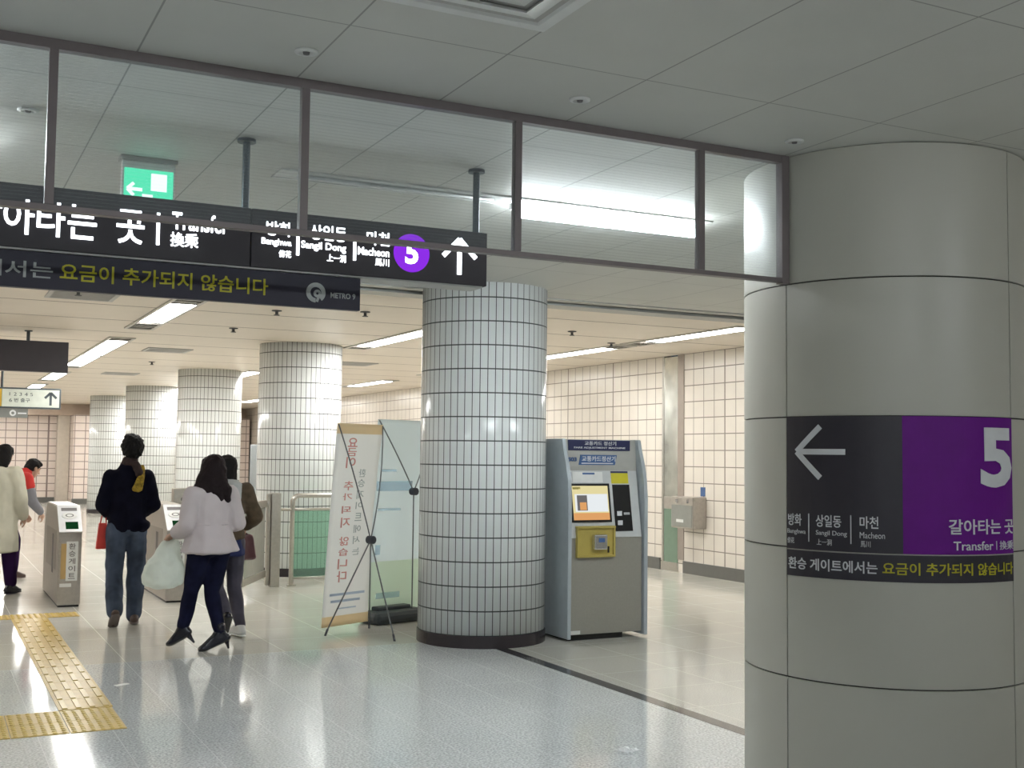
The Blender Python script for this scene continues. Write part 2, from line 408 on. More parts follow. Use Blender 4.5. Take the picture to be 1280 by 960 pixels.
for ai in range(len(ang)):
    a0 = ang[ai]; a1 = ang[ai + 1] if ai + 1 < len(ang) else A_L + 2 * PI
    for z0, z1 in zip(zs, zs[1:]):
        n = 28
        def strip(prof, aa, bb, smooth):
            grid = []
            for k in range(n + 1):
                a = aa + (bb - aa) * k / n
                grid.append([bm.verts.new((r * math.cos(a), r * math.sin(a), z)) for r, z in prof])
            for p, q in zip(grid, grid[1:]):
                for j in range(len(prof) - 1): bm.faces.new((p[j], q[j], q[j + 1], p[j + 1])).smooth = smooth
        aa, bb = a0 + g / CR, a1 - g / CR
        strip([(CR, z0 + g), (CR, z1 - g)], aa, bb, True)
        strip([(CR - .012, z0 + g), (CR, z0 + g)], aa, bb, False); strip([(CR, z1 - g), (CR - .012, z1 - g)], aa, bb, False)
        for a in (aa, bb):
            bm.faces.new([bm.verts.new((r * math.cos(a), r * math.sin(a), z)) for r, z in ((CR - .012, z0 + g), (CR, z0 + g), (CR, z1 - g), (CR - .012, z1 - g))])
obj('cladding', bm, M['clad'], clad)
bm = bmesh.new(); lathe(bm, [(CR - .010, 0), (CR - .010, CEIL)]); obj('core', bm, M['seam'], clad, smooth=True)

def cyl_patch(bm, a0, a1, z0, z1, r0, r1, n=24):
    g_ = []
    for k in range(n + 1):
        a = a0 + (a1 - a0) * k / n
        g_.append([bm.verts.new((r * math.cos(a), r * math.sin(a), z)) for r, z in ((r0, z0), (r1, z0), (r1, z1), (r0, z1))])
    for p, q in zip(g_, g_[1:]):
        for j in range(4): bm.faces.new((p[j], q[j], q[(j + 1) % 4], p[(j + 1) % 4]))
    bm.faces.new(g_[0]); bm.faces.new(g_[-1][::-1])
sg = thing('transfer_sign', 'curved charcoal and purple sign wrapped on the clad column with left arrow and 5', 'sign', (CC[0], CC[1], 0))
WS = SPAN * CR                                            # unrolled width of the sign
def px_u(px, py): return (px_angle(px, py) - A_L) * CR    # unrolled x of a pixel on the sign
def wrap(p):
    a = A_L + p.x / CR; r = CR + .006 - p.y
    return Vector((r * math.cos(a), r * math.sin(a), p.z))
u_mid = px_u(1128, 600)
Zt, Zb = 1.748, 1.142
am = A_L + u_mid / CR; e_ = .004 / CR
bm = bmesh.new(); cyl_patch(bm, A_L + e_, am, Zb, Zt, CR, CR + .005); obj('dark_panel', bm, M['signdark'], sg, 'charcoal half with the arrow')
bm = bmesh.new(); cyl_patch(bm, am, A_R - e_, Zb, Zt, CR, CR + .005); obj('purple_panel', bm, M['purple'], sg, 'purple half with the number 5')
def SZ(t): return Zb + (Zt - Zb) * t
bm = bmesh.new()
h1, h2 = px_u(997, 565), px_u(1057, 565)
strokes(bm, [(h1 + .006, SZ(.735), h2, SZ(.735)), (h1, SZ(.735), px_u(1026, 533), SZ(.925)), (h1, SZ(.735), px_u(1026, 597), SZ(.54))], .026, .0, fn=wrap)
obj('arrow', bm, M['whiteink'], sg)
bm = bmesh.new(); text(bm, '5', px_u(1224, 560), px_u(1262, 560), SZ(.485), SZ(.925), 0, .035, fn=wrap); obj('number', bm, M['whiteink'], sg)
bm = bmesh.new()
for s, a, b, z0, z1, bo in (('방화', 986, 1003, .175, .265, .012), ('상일동', 1020, 1052, .175, .265, .012), ('마천', 1074, 1098, .175, .265, .012),
                        ('Banghwa', 985, 1008, .105, .150, 0), ('Sangil Dong', 1020, 1059, .105, .150, 0), ('Macheon', 1074, 1106, .105, .150, 0),
                        ('傍花', 985, 994, .04, .085, 0), ('上一洞', 1021, 1040, .04, .085, 0), ('馬川', 1075, 1088, .04, .085, 0)):
    text(bm, s, px_u(a, 650) + .003, px_u(b, 650), SZ(z0), SZ(z1), 0, bo, fn=wrap)
strokes(bm, [(px_u(1012, 660), SZ(.06), px_u(1012, 660), SZ(.27)), (px_u(1064, 660), SZ(.06), px_u(1064, 660), SZ(.27))], .004, 0, fn=wrap)
text(bm, '갈아타는 곳', px_u(1185, 655), px_u(1265, 655) - .004, SZ(.145), SZ(.255), 0, .014, fn=wrap)
text(bm, 'Transfer', px_u(1191, 676), px_u(1240, 676), SZ(.03), SZ(.095), 0, .008, fn=wrap)
text(bm, '換乘', px_u(1248, 676), px_u(1265, 676) - .004, SZ(.03), SZ(.095), 0, .004, fn=wrap)
strokes(bm, [(px_u(1244, 676), SZ(.03), px_u(1244, 676), SZ(.095))], .003, 0, fn=wrap)
obj('lettering', bm, M['whiteink'], sg)
nt = thing('fare_notice', 'narrow black notice strip with white and yellow writing below the purple sign', 'sign', (CC[0], CC[1], 0))
N0, N1 = 1.018, 1.136
bm = bmesh.new(); cyl_patch(bm, A_L + e_, A_R - e_, N0, N1, CR, CR + .005); obj('strip', bm, M['signdark'], nt)
bm = bmesh.new(); text(bm, '환승 게이트에서는', px_u(987, 710), px_u(1097, 710), N0 + .032, N1 - .032, 0, .014, fn=wrap); obj('lettering', bm, M['whiteink'], nt, 'white words')
bm = bmesh.new(); text(bm, '요금이 추가되지 않습니다', px_u(1103, 712), px_u(1265, 712) - .006, N0 + .032, N1 - .032, 0, .014, fn=wrap); obj('lettering', bm, M['yellowink'], nt, 'yellow words')

# ------------------------------------------------------------------ tiled columns
cols = [(4.30, 9.05, 'white tiled column with dark base standing beside the card machine'),
        (4.42, 14.95, 'white tiled column behind the green panelled railing'),
        (4.42, 20.4, 'white tiled column behind the two women walking'),
        (4.42, 26.2, 'white tiled column directly behind the right shoulder of the man in the black jacket'),
        (4.32, 31.4, 'farthest and thinnest looking white tiled column, between the far wall and the man')]
proto = None
for x, y, lb in cols:
    if proto is None:
        proto = thing('tiled_column', lb, 'column', (x, y, 0), 0, 'row of white tiled columns')
        bm = bmesh.new(); lathe(bm, [(.54, .1), (.54, CEIL)], seg=108); obj('tiled_shaft', bm, M['ctile'], proto, smooth=False)
        for p in proto.children[0].data.polygons: p.use_smooth = abs(p.normal.z) < .5
        bm = bmesh.new(); lathe(bm, [(.548, 0), (.548, .095), (.542, .1)], seg=72); obj('base_ring', bm, M['colbase'], proto)
    else: dup(proto, (x, y, 0), 0, lb)

# ------------------------------------------------------------------ glass smoke screen hung from the ceiling
SY = 4.27
scr = thing('glass_smoke_screen', 'hanging wired glass screen in thin bronze frame between ceiling and clad column', 'glass screen', (0, SY, 0))
mull = [-1.55, -.58, .355, 1.255, 2.168, 3.10]
xe = 3.585
bm = bmesh.new(); box(bm, -2.5, xe, -.02, .02, CEIL - .035, CEIL); obj('top_rail', bm, M['frame'], scr)
bm = bmesh.new(); box(bm, -2.5, xe, -.02, .02, 2.378, 2.398); obj('bottom_rail', bm, M['frame'], scr)
for x in mull:
    bm = bmesh.new(); box(bm, x - .015, x + .015, -.018, .018, 2.4, CEIL - .035); obj('mullion', bm, M['frame'], scr)
bm = bmesh.new(); box(bm, xe - .03, xe + .012, -.022, .022, 2.372, CEIL); obj('end_post', bm, M['frame'], scr)
edges = [-2.5] + mull + [xe - .015]
for a, b in zip(edges, edges[1:]):
    bm = bmesh.new(); box(bm, a + .013, b - .013, -.003, .003, 2.398, CEIL - .03); obj('glass_pane', bm, M['glass'], scr)

# ------------------------------------------------------------------ hanging lit transfer sign
YS = 5.14
ts = thing('hanging_transfer_sign', 'long black overhead sign with glowing white lettering, purple 5 and up arrow', 'sign', (0, YS, 0))
bm = bmesh.new(); box(bm, -1.4, 1.275, 0, .16, 2.385, 2.65, .004); box(bm, 1.279, 2.45, 0, .16, 2.385, 2.65, .004); obj('sign_box', bm, M['black'], ts)
bm = bmesh.new(); box(bm, -1.38, 2.43, .01, .15, 2.377, 2.385); obj('underside', bm, M['undersign'], ts)
for x in (-.6, 1.266, 2.424):
    bm = bmesh.new(); cyl(bm, (x, .08, 2.65), (x, .08, CEIL - .012), .017); cyl(bm, (x, .08, CEIL - .014), (x, .08, CEIL), .042)
    obj('hanger_post', bm, M['post'], ts, smooth=False)
bm = bmesh.new()
y = -.001
text(bm, '갈', .135, .252, 2.440, 2.585, y, .012); text(bm, '아', .258, .375, 2.440, 2.585, y, .012); text(bm, '타', .385, .495, 2.440, 2.585, y, .012); text(bm, '는', .505, .62, 2.440, 2.585, y, .012)
text(bm, '곳', .70, .815, 2.440, 2.585, y, .012)
text(bm, 'Transfer', .93, 1.175, 2.520, 2.598, y, .014); text(bm, '換乘', .925, 1.045, 2.445, 2.508, y, .012)
text(bm, '방화', 1.345, 1.462, 2.535, 2.600, y, .012); text(bm, 'Banghwa', 1.325, 1.462, 2.485, 2.522, y, .014); text(bm, '傍花', 1.405, 1.462, 2.440, 2.472, y, .006)
text(bm, '상일동', 1.550, 1.722, 2.535, 2.605, y, .012); text(bm, 'Sangil Dong', 1.508, 1.722, 2.482, 2.525, y, .012); text(bm, '上一洞', 1.632, 1.722, 2.440, 2.474, y, .006)
text(bm, '마천', 1.822, 1.936, 2.535, 2.600, y, .012); text(bm, 'Macheon', 1.780, 1.936, 2.485, 2.522, y, .012); text(bm, '馬川', 1.866, 1.936, 2.440, 2.474, y, .006)
strokes(bm, [(.872, 2.445, .872, 2.585), (1.492, 2.455, 1.492, 2.56), (1.764, 2.455, 1.764, 2.56)], .013, y)
obj('lettering', bm, M['signlight'], ts)
bm = bmesh.new(); disc(bm, (2.050, 2.515), .092, 0, .002, 48); obj('purple_disc', bm, M['purplelit'], ts)
bm = bmesh.new(); text(bm, '5', 2.017, 2.083, 2.462, 2.572, -.002, .03); obj('number', bm, M['signlight'], ts)
bm = bmesh.new(); strokes(bm, [(2.300, 2.432, 2.300, 2.60), (2.300, 2.606, 2.215, 2.518), (2.300, 2.606, 2.388, 2.518)], .022, y); obj('arrow', bm, M['signlight'], ts)

fs = thing('hanging_fare_sign', 'navy strip sign with yellow writing hung under the glowing transfer sign', 'sign', (0, YS, 0))
bm = bmesh.new(); box(bm, -1.4, 1.80, .01, .05, 2.222, 2.374, .002); obj('sign_board', bm, M['navy'], fs)
bm = bmesh.new(); text(bm, '환승 게이트에서는', -.33, .455, 2.264, 2.332, .009, .012); obj('lettering', bm, M['greyink'], fs, 'grey words')
bm = bmesh.new(); text(bm, '요금이 추가되지 않습니다', .482, 1.362, 2.262, 2.336, .009, .014); obj('lettering', bm, M['yellowink'], fs, 'yellow words')
bm = bmesh.new()
n = 40
def ring(bm, cx, cz, r0, r1, y0, y1, a0=0, a1=2 * PI):
    g_ = []
    for k in range(n + 1):
        a = a0 + (a1 - a0) * k / n
        g_.append([bm.verts.new((cx + r * math.cos(a), yy, cz + r * math.sin(a))) for r, yy in ((r0, y0), (r1, y0), (r1, y1), (r0, y1))])
    for p, q in zip(g_, g_[1:]):
        for j in range(4): bm.faces.new((p[j], q[j], q[(j + 1) % 4], p[(j + 1) % 4]))
ring(bm, 1.585, 2.292, .026, .046, .007, .0095, -.9, 2 * PI - 1.6)
ring(bm, 1.592, 2.288, .006, .018, .007, .0095)
strokes(bm, [(1.598, 2.272, 1.590, 2.250)], .012, .0095, .0025)
obj('emblem', bm, M['greyink'], fs)
bm = bmesh.new(); text(bm, 'METRO 9', 1.655, 1.775, 2.272, 2.298, .009, .02); obj('lettering', bm, M['greyink'], fs, 'small grey name')

# ------------------------------------------------------------------ exit sign
ex = thing('exit_sign', 'small glowing green exit sign on the ceiling above the long black sign', 'exit sign', (.93, 5.80, 0))
bm = bmesh.new(); box(bm, -.135, .135, -.03, .05, CEIL - .022, CEIL, .003); obj('bracket', bm, M['vent'], ex)
bm = bmesh.new(); box(bm, -.125, .125, -.02, .03, CEIL - .27, CEIL - .022, .004); obj('housing', bm, M['white'], ex)
bm = bmesh.new(); box(bm, -.115, .115, -.0235, -.02, CEIL - .26, CEIL - .06); obj('face', bm, M['exitgreen'], ex)
bm = bmesh.new(); z = CEIL - .162
box(bm, .01, .085, -.026, -.0235, z + .0, z + .085)
box(bm, -.03, .02, -.026, -.0235, z - .085, z - .02)
strokes(bm, [(-.10, z - .0, -.03, z - .0), (-.10, z, -.07, z + .03), (-.10, z, -.07, z - .03)], .016, -.0235)
obj('pictogram', bm, M['exitwhite'], ex)

# ------------------------------------------------------------------ two further hanging signs in the rear hall
ds = thing('hanging_sign', 'dark back of a hanging sign on one post under the warm ceiling', 'sign', (0, 14.8, 0))
bm = bmesh.new(); box(bm, -.6, 1.515, 0, .14, 2.49, 2.855, .006); obj('sign_box', bm, M['black'], ds)
bm = bmesh.new(); cyl(bm, (1.068, .07, 2.855), (1.068, .07, CEIL), .02); cyl(bm, (1.068, .07, CEIL - .012), (1.068, .07, CEIL), .045); obj('hanger_post', bm, M['post'], ds)
wsn = thing('exit_number_sign', 'small white hanging direction sign with dark up arrow and exit numbers', 'sign', (0, 19, 0))
bm = bmesh.new(); box(bm, .2, 1.86, 0, .14, 2.19, 2.505, .006); obj('sign_box', bm, M['post'], wsn)
bm = bmesh.new(); box(bm, 1.03, 1.835, -.004, 0, 2.215, 2.48); obj('face', bm, mat('sign_face_white', (.55, .59, .53), .4, emit=(.8, .9, .8), estr=.06), wsn)
bm = bmesh.new(); box(bm, .2, 1.025, -.004, 0, 2.215, 2.48); obj('yellow_face', bm, mat('sign_face_yellow', (.62, .40, .03), .4), wsn)
bm = bmesh.new(); strokes(bm, [(1.712, 2.245, 1.712, 2.43), (1.712, 2.44, 1.63, 2.355), (1.712, 2.44, 1.795, 2.355)], .035, -.004); obj('arrow', bm, M['post'], wsn)
bm = bmesh.new()
text(bm, '1 2 3 4 5', 1.13, 1.46, 2.38, 2.43, -.004, 0); text(bm, '6', 1.13, 1.17, 2.285, 2.34, -.004, 0); text(bm, '번 출구', 1.20, 1.42, 2.285, 2.345, -.004, .01); obj('lettering', bm, M['post'], wsn)
bm = bmesh.new(); box(bm, .2, 1.40, .03, .07, 2.05, 2.185); obj('lower_board', bm, mat('sign_grey_board', (.20, .21, .20), .5), wsn)
bm = bmesh.new(); ring(bm, 1.19, 2.12, .022, .046, .027, .03); box(bm, 1.26, 1.38, .027, .03, 2.108, 2.128); obj('emblem', bm, M['whiteink'], wsn)
bm = bmesh.new(); cyl(bm, (1.028, .07, 2.5), (1.028, .07, CEIL), .018); cyl(bm, (1.028, .07, CEIL - .012), (1.028, .07, CEIL), .045); obj('hanger_post', bm, M['post'], wsn)

# ------------------------------------------------------------------ ceiling lights
def lamp(x, y0, y1, label, ends, wd=.25, group='recessed lights of the rear hall'):
    """recessed strip light running along y from y0 to y1, with unlit reflector bays at its ends"""
    yc = (y0 + y1) / 2
    t = thing('ceiling_light', label, 'ceiling light', (x, yc, CEIL), 0, group)
    a0, a1 = y0 - yc - ends[0], y1 - yc + ends[1]; h = wd / 2
    bm = bmesh.new()
    box(bm, -h - .035, -h, a0, a1, -.016, 0); box(bm, h, h + .035, a0, a1, -.016, 0)
    box(bm, -h - .035, h + .035, a0 - .03, a0, -.016, 0); box(bm, -h - .035, h + .035, a1, a1 + .03, -.016, 0)
    obj('frame', bm, M['lampframe'], t)
    bm = bmesh.new(); box(bm, -h, h, y0 - yc, y1 - yc, -.014, -.004); obj('diffuser', bm, M['lampR'], t)
    for s0, s1 in ((a0, y0 - yc), (y1 - yc, a1)):
        if s1 - s0 < .05: continue
        bm = bmesh.new(); box(bm, -h, h, s0, s1, -.006, -.002)
        for k in range(1, int((s1 - s0) / .18) + 1): box(bm, -h, h, s0 + .18 * k - .02, s0 + .18 * k - .008, -.015, -.005)
        obj('reflector_bay', bm, M['louvre'], t)
    return t
rowA = [(11.3, 13.05, .55, .8, 'lit ceiling light just under the navy strip sign, nearest of its row'),
        (15.6, 17.9, .5, .1, 'lit ceiling light right of the dark hanging sign, second of its row'), (18.2, 20.4, .1, .5, 'lit ceiling light right of the dark hanging sign, third of its row'),
        (22.7, 24.6, .5, .5, 'ceiling light showing below the dark hanging sign corner'), (26.8, 29.0, .3, .3, 'far ceiling light just above the white exit number sign'), (31.0, 33.2, .3, .3, 'ceiling light last but one of the row over the gates'), (34.4, 36.6, .3, .3, 'farthest ceiling light of the row over the gates')]
for y0, y1, e0, e1, lb in rowA: lamp(2.17, y0, y1, lb, (e0, e1))
rowB = [(12.3, 14.4, .3, .4, 'lit ceiling light left of the nearest tiled column top'), (16.6, 18.7, .3, .3, 'ceiling light hidden partly behind the second tiled column'), (20.2, 22.2, .3, .3, 'sliver of ceiling light between the second and third tiled columns'), (24.5, 26.7, .3, .3, 'far ceiling light behind the tiled columns'), (29, 31.2, .3, .3, 'ceiling light last but one behind the tiled columns'), (33.5, 35.7, .3, .3, 'farthest ceiling light behind the tiled columns')]
for y0, y1, e0, e1, lb in rowB: lamp(5.12, y0, y1, lb, (e0, e1))
rowC = [(10.15, 11.85, .12, .5, 'lit ceiling light nearest the clad column, over the tiled wall'), (13.0, 14.75, .5, .3, 'lit ceiling light above the card machine'), (17.0, 18.8, .3, .3, 'ceiling light behind the nearest tiled column, along the wall'),
        (21.1, 23.0, .3, .4, 'small far ceiling light above the tops of the two banners'), (25.5, 27.5, .3, .3, 'far ceiling light along the tiled wall, beyond the second tiled column'), (30, 32, .3, .3, 'farthest ceiling light along the tiled wall')]
rowZ = [(10.2 + 4.6 * k, 12.4 + 4.6 * k, .3, .3, 'ceiling light of the row beyond the left picture edge') for k in range(6)]
for y0, y1, e0, e1, lb in rowZ: lamp(-1.6, y0, y1, lb, (e0, e1))
for y0, y1, e0, e1, lb in rowC: lamp(7.92, y0, y1, lb, (e0, e1))

def tube_lamp(x0, x1, y, label, m, t0, t1, group='strip lights of the front hall'):
    """surface strip light running along x, lit from x0 to x1 with unlit trough t0..t1 around it"""
    t = thing('ceiling_light', label, 'ceiling light', (x0, y, CEIL), 0, group)
    bm = bmesh.new(); box(bm, t0 - x0, t1 - x0, -.10, -.075, -.010, 0); box(bm, t0 - x0, t1 - x0, .075, .10, -.010, 0)
    box(bm, t0 - x0, t1 - x0, -.075, .075, -.006, 0); obj('trough', bm, M['white'], t)
    bm = bmesh.new(); cyl(bm, (.03, 0, -.046), (x1 - x0 - .03, 0, -.046), .045, seg=20); obj('tube', bm, m, t, smooth=True)
    bm = bmesh.new(); cyl(bm, (0, 0, -.034), (.03, 0, -.034), .02); cyl(bm, (x1 - x0 - .03, 0, -.034), (x1 - x0, 0, -.034), .02); obj('end_cap', bm, M['white'], t)
    if t0 < x0 - .2:
        bm = bmesh.new(); cyl(bm, (t0 - x0 + .1, -.03, -.016), (-.12, -.03, -.016), .010, seg=10); obj('unlit_tube', bm, mat('unlit_tube', (.8, .82, .82), .2), t, smooth=True)
tube_lamp(2.88, 4.16, 5.75, 'bright strip light behind the glass, right of the hanging sign', M['lampF'], 1.55, 4.2)
tube_lamp(-1.1, .17, 5.75, 'strip light of the front hall beyond the frame, left of the exit sign', M['lampF'], -1.15, .22)
tube_lamp(5.6, 6.9, 5.75, 'strip light hidden behind the clad column', M['lampF'], 5.55, 6.95)
for x in (-2.0, 1.2, 4.4):  # unseen lamps added behind the camera to fill the front hall
    tube_lamp(x, x + 1.3, -1.2, 'unseen strip light added as fill over the hall behind the viewer', M['fillB'], x - .05, x + 1.35)

# ------------------------------------------------------------------ ceiling fittings
dv = thing('air_diffuser', 'square white air diffuser in the grey ceiling over the glass screen', 'vent', (1.36, 2.92, CEIL))
bm = bmesh.new()
def sqring(bm, h0, h1, z0, z1):
    o_ = [bm.verts.new((sx * h0, sy * h0, z0)) for sx, sy in ((-1, -1), (1, -1), (1, 1), (-1, 1))]
    i_ = [bm.verts.new((sx * h1, sy * h1, z1)) for sx, sy in ((-1, -1), (1, -1), (1, 1), (-1, 1))]
    for k in range(4): bm.faces.new((o_[k], o_[(k + 1) % 4], i_[(k + 1) % 4], i_[k]))
sqring(bm, .44, .44, 0, -.012); sqring(bm, .44, .40, -.012, -.012); sqring(bm, .40, .39, -.012, 0)
obj('rim', bm, M['white'], dv)
for h in (.37, .29, .21, .13):
    bm = bmesh.new(); sqring(bm, h, h - .065, -.004, -.018); sqring(bm, h - .065, h - .06, -.018, -.006); obj('cone_blade', bm, M['white'], dv)
bm = bmesh.new(); box(bm, -.395, .395, -.395, .395, -.003, -.001); obj('plenum', bm, M['vent'], dv)

pr = thing('sprinkler', 'white ringed ceiling sprinkler above the second glass pane, near the exit sign', 'sprinkler', (1.163, 3.954, CEIL), 0, 'sprinklers of the front ceiling')
bm = bmesh.new(); lathe(bm, [(.042, 0), (.042, -.006), (.026, -.010), (.024, -.004)], seg=28); obj('rim', bm, M['white'], pr, smooth=True)
bm = bmesh.new(); lathe(bm, [(.013, -.003), (.011, -.012), (.004, -.014)], seg=16); obj('nozzle', bm, M['ventdark'], pr)
for x, y, lb in ((2.293, 3.966, 'white ringed ceiling sprinkler above the fourth glass pane'), (3.442, 4.028, 'white ringed ceiling sprinkler beside the top of the clad column'),
                 (.34, 5.207, 'white ringed ceiling sprinkler seen through glass above the long black sign')):
    dup(pr, (x, y, CEIL), 0, lb)
p2 = thing('fire_sprinkler', 'dark sprinkler head on the warm ceiling, just right of the navy strip sign bottom', 'sprinkler', (3.103, 11.373, CEIL), 0, 'dark sprinkler heads of the rear ceiling')
bm = bmesh.new(); lathe(bm, [(.05, 0), (.05, -.008), (.015, -.014), (.015, -.04)], seg=20); obj('body', bm, M['track2'], p2)
bm = bmesh.new(); lathe(bm, [(.006, -.038), (.03, -.045), (.03, -.050)], seg=16); obj('deflector', bm, M['track2'], p2)
for x, y, lb in ((3.117, 13.25, 'dark sprinkler head second along the warm ceiling from the navy strip sign'), (3.174, 18.9, 'dark sprinkler head on the warm ceiling beyond the air grille'),
                 (6.54, 11.45, 'dark sprinkler head on the warm ceiling between the columns, above the card machine'), (7.62, 12.35, 'dark sprinkler head between the two lit lights near the tiled wall'),
                 (1.18, 10.9, 'dark sprinkler head on the warm ceiling under the grey words of the strip sign'), (3.9, 11.0, 'dark sprinkler head against the top left of the nearest tiled column'),
                 (8.75, 10.6, 'dark sprinkler head close to the tiled wall near the clad column'), (5.6, 17.6, 'dark sprinkler head over the top right of the second tiled column')):
    dup(p2, (x, y, CEIL), 0, lb)
gv = thing('ceiling_grille', 'flat square air grille on the warm ceiling before the third tiled column', 'vent', (2.99, 16.6, CEIL), 0, 'air grilles of the rear ceiling')
bm = bmesh.new()
box(bm, -.3, -.26, -.3, .3, -.012, 0); box(bm, .26, .3, -.3, .3, -.012, 0); box(bm, -.26, .26, -.3, -.26, -.012, 0); box(bm, -.26, .26, .26, .3, -.012, 0); obj('frame', bm, M['vent'], gv)
bm = bmesh.new()
for k in range(9): box(bm, -.26, .26, -.24 + k * .06, -.215 + k * .06, -.010, -.003)
obj('slats', bm, M['vent'], gv)
bm = bmesh.new(); box(bm, -.26, .26, -.26, .26, -.003, -.0005); obj('gap', bm, M['ventdark'], gv)
for x, y, lb in ((3.16, 22.1, 'flat square air grille farther along the warm ceiling'), (7.55, 15.9, 'flat square air grille beside the lit light above the card machine'), (6.0, 17.4, 'flat square air grille right of the second tiled column top'), (1.25, 11.2, 'pale flat plate on the warm ceiling under the strip sign')):
    dup(gv, (x, y, CEIL), 0, lb)

# ------------------------------------------------------------------ card machine
def machine(loc, rz, label):
    t = thing('card_machine', label, 'card machine', loc, rz, 'fare card machines')
    W_, D_, H_ = .80, .62, 1.71
    prof = [(.0, .02), (.0, 1.20), (.012, 1.36), (.045, 1.48), (.10, 1.62), (.115, 1.70), (.125, H_), (D_, H_), (D_, .02)]
    for x0 in (0, W_ - .035):
        bm = bmesh.new(); prism(bm, prof, 'x', x0, x0 + .035)
        bmesh.ops.bevel(bm, geom=bm.edges[:], offset=.004, segments=1, affect='EDGES'); obj('side_panel', bm, M['mpanel'], t, 'blue grey side')
    bm = bmesh.new()
    prism(bm, [(.135, 1.47), (.155, H_ - .004), (D_ - .01, H_ - .004), (D_ - .01, .09), (.05, .09), (.05, .88), (.135, 1.43)], 'x', .035, W_ - .035)
    obj('body', bm, M['mface'], t)
    # lower door, slightly set back between the side panels
    bm = bmesh.new(); box(bm, .042, W_ - .042, .030, .055, .05, .865, .004); obj('door', bm, M['mdoor'], t, 'brownish grey lower door')
    bm = bmesh.new(); box(bm, .05, W_ - .22, .06, D_ - .05, 0, .09); obj('plinth', bm, M['mblack'], t)
    bm = bmesh.new(); box(bm, .05, .14, .027, .030, .055, .085); obj('sticker', bm, M['white'], t)
    # console leaning back
    z0, z1 = .865, 1.435; y0, y1 = .022, .118
    def cy(z): return y0 + (y1 - y0) * (z - z0) / (z1 - z0)
    bm = bmesh.new(); prism(bm, [(y0, z0), (y1, z1), (y1 + .03, z1), (y0 + .05, z0)], 'x', .038, W_ - .05); obj('console', bm, M['mwhite'], t)
    def slab(name, x0, x1, a, b, m, th=.006, off=0.0, par=None, lab=None):
        bm = bmesh.new(); prism(bm, [(cy(a) - th - off, a), (cy(b) - th - off, b), (cy(b) - off, b), (cy(a) - off, a)], 'x', x0, x1)
        return obj(name, bm, m, t if par is None else par, lab)
    sc = slab('screen', .058, .455, .995, 1.325, M['mblack'], .010, lab='lit touch screen in a black bezel')
    slab('display', .078, .435, 1.015, 1.305, M['scr'], .002, .010, sc)
    slab('display', .078, .435, 1.015, 1.075, M['scr3'], .001, .012, sc)
    slab('display', .10, .425, 1.085, 1.235, M['scr2'], .001, .012, sc)
    slab('display', .12, .22, 1.095, 1.225, M['scr4'], .001, .013, sc)
    slab('display', .145, .21, 1.10, 1.165, M['scr3'], .001, .014, sc)
    slab('display', .085, .16, 1.275, 1.295, M['mgold'], .001, .012, sc)
    slab('instruction_label', .10, .40, 1.335, 1.425, M['white'], .002)
    slab('instruction_label', .055, .085, 1.335, 1.425, M['mblue2'], .002)
    slab('title_label', .20, .32, 1.402, 1.418, M['mblue2'], .002, .002)
    slab('black_strip', .49, .665, .915, 1.315, M['mblack'], .004)
    slab('yellow_label', .485, .66, 1.325, 1.415, M['myellow'], .003)
    slab('yellow_label_top', .485, .66, 1.415, 1.432, M['mblue'], .003)
    for cz, nm in ((1.065, 'card_symbol'), (.985, 'card_symbol')):
        bm = bmesh.new(); box(bm, .515, .565, cy(cz) - .007, cy(cz) - .003, cz - .022, cz + .022, .002); obj(nm, bm, M['whiteink'], t)
    slab('strip_caption', .585, .645, 1.055, 1.075, M['greyink'], .001, .004)
    # reader recess
    rz0, rz1, rx0, rx1 = .70, .965, .09, .465
    bm = bmesh.new()
    box(bm, rx0, rx1, -.012, .04, rz1 - .018, rz1); box(bm, rx0, rx1, -.006, .03, rz0, rz0 + .018); box(bm, rx0, rx0 + .018, -.008, .03, rz0 + .018, rz1 - .018); box(bm, rx1 - .018, rx1, -.008, .03, rz0 + .018, rz1 - .018)
    box(bm, rx0 + .018, rx1 - .018, .010, .03, rz0 + .018, rz1 - .018)
    rc = obj('reader_recess', bm, M['mgold'], t)
    bm = bmesh.new(); box(bm, .235, .365, -.045, .010, .765, .895, .012); obj('card_reader', bm, M['chrome'], rc)
    bm = bmesh.new(); box(bm, .275, .335, -.047, -.044, .83, .865); obj('reader_label', bm, M['mblue2'], rc)
    bm = bmesh.new(); box(bm, .395, .412, .006, .010, .735, .79); obj('slot', bm, M['mblack'], rc)
    # header
    def hy(z): return .135 + (.155 - .135) * (z - 1.47) / (H_ - 1.47)
    bm = bmesh.new(); box(bm, .075, .70, hy(1.65) - .012, hy(1.65) + .01, 1.61, 1.70, .002); hp = obj('header_plate', bm, M['mblue'], t, 'dark blue nameplate')
    bm = bmesh.new(); text(bm, '교통카드 정산기', .235, .555, 1.655, 1.690, hy(1.65) - .012, .012); text(bm, 'FARE ADJUSTMENT MACHINE', .13, .65, 1.622, 1.642, hy(1.65) - .012, .01); obj('lettering', bm, M['whiteink'], hp)
    bm = bmesh.new(); prism(bm, [(.175, 1.485), (.54, 1.485), (.56, 1.572), (.195, 1.572)], 'y', hy(1.52) - .008, hy(1.52) + .01); lp = obj('name_label', bm, M['mblue2'], t)
    bm = bmesh.new(); text(bm, '교통카드정산기', .205, .545, 1.515, 1.562, hy(1.52) - .008, .02); box(bm, .20, .52, hy(1.52) - .010, hy(1.52) - .008, 1.494, 1.503); obj('lettering', bm, M['whiteink'], lp)
    bm = bmesh.new(); text(bm, 'S03', .07, .155, 1.515, 1.55, hy(1.52) - .001, .03, depth=.006); obj('lettering', bm, M['mblue2'], t)
    return t
mach = machine((4.885, 8.59, 0), 0, 'grey fare card machine with lit screen beside the nearest tiled column')
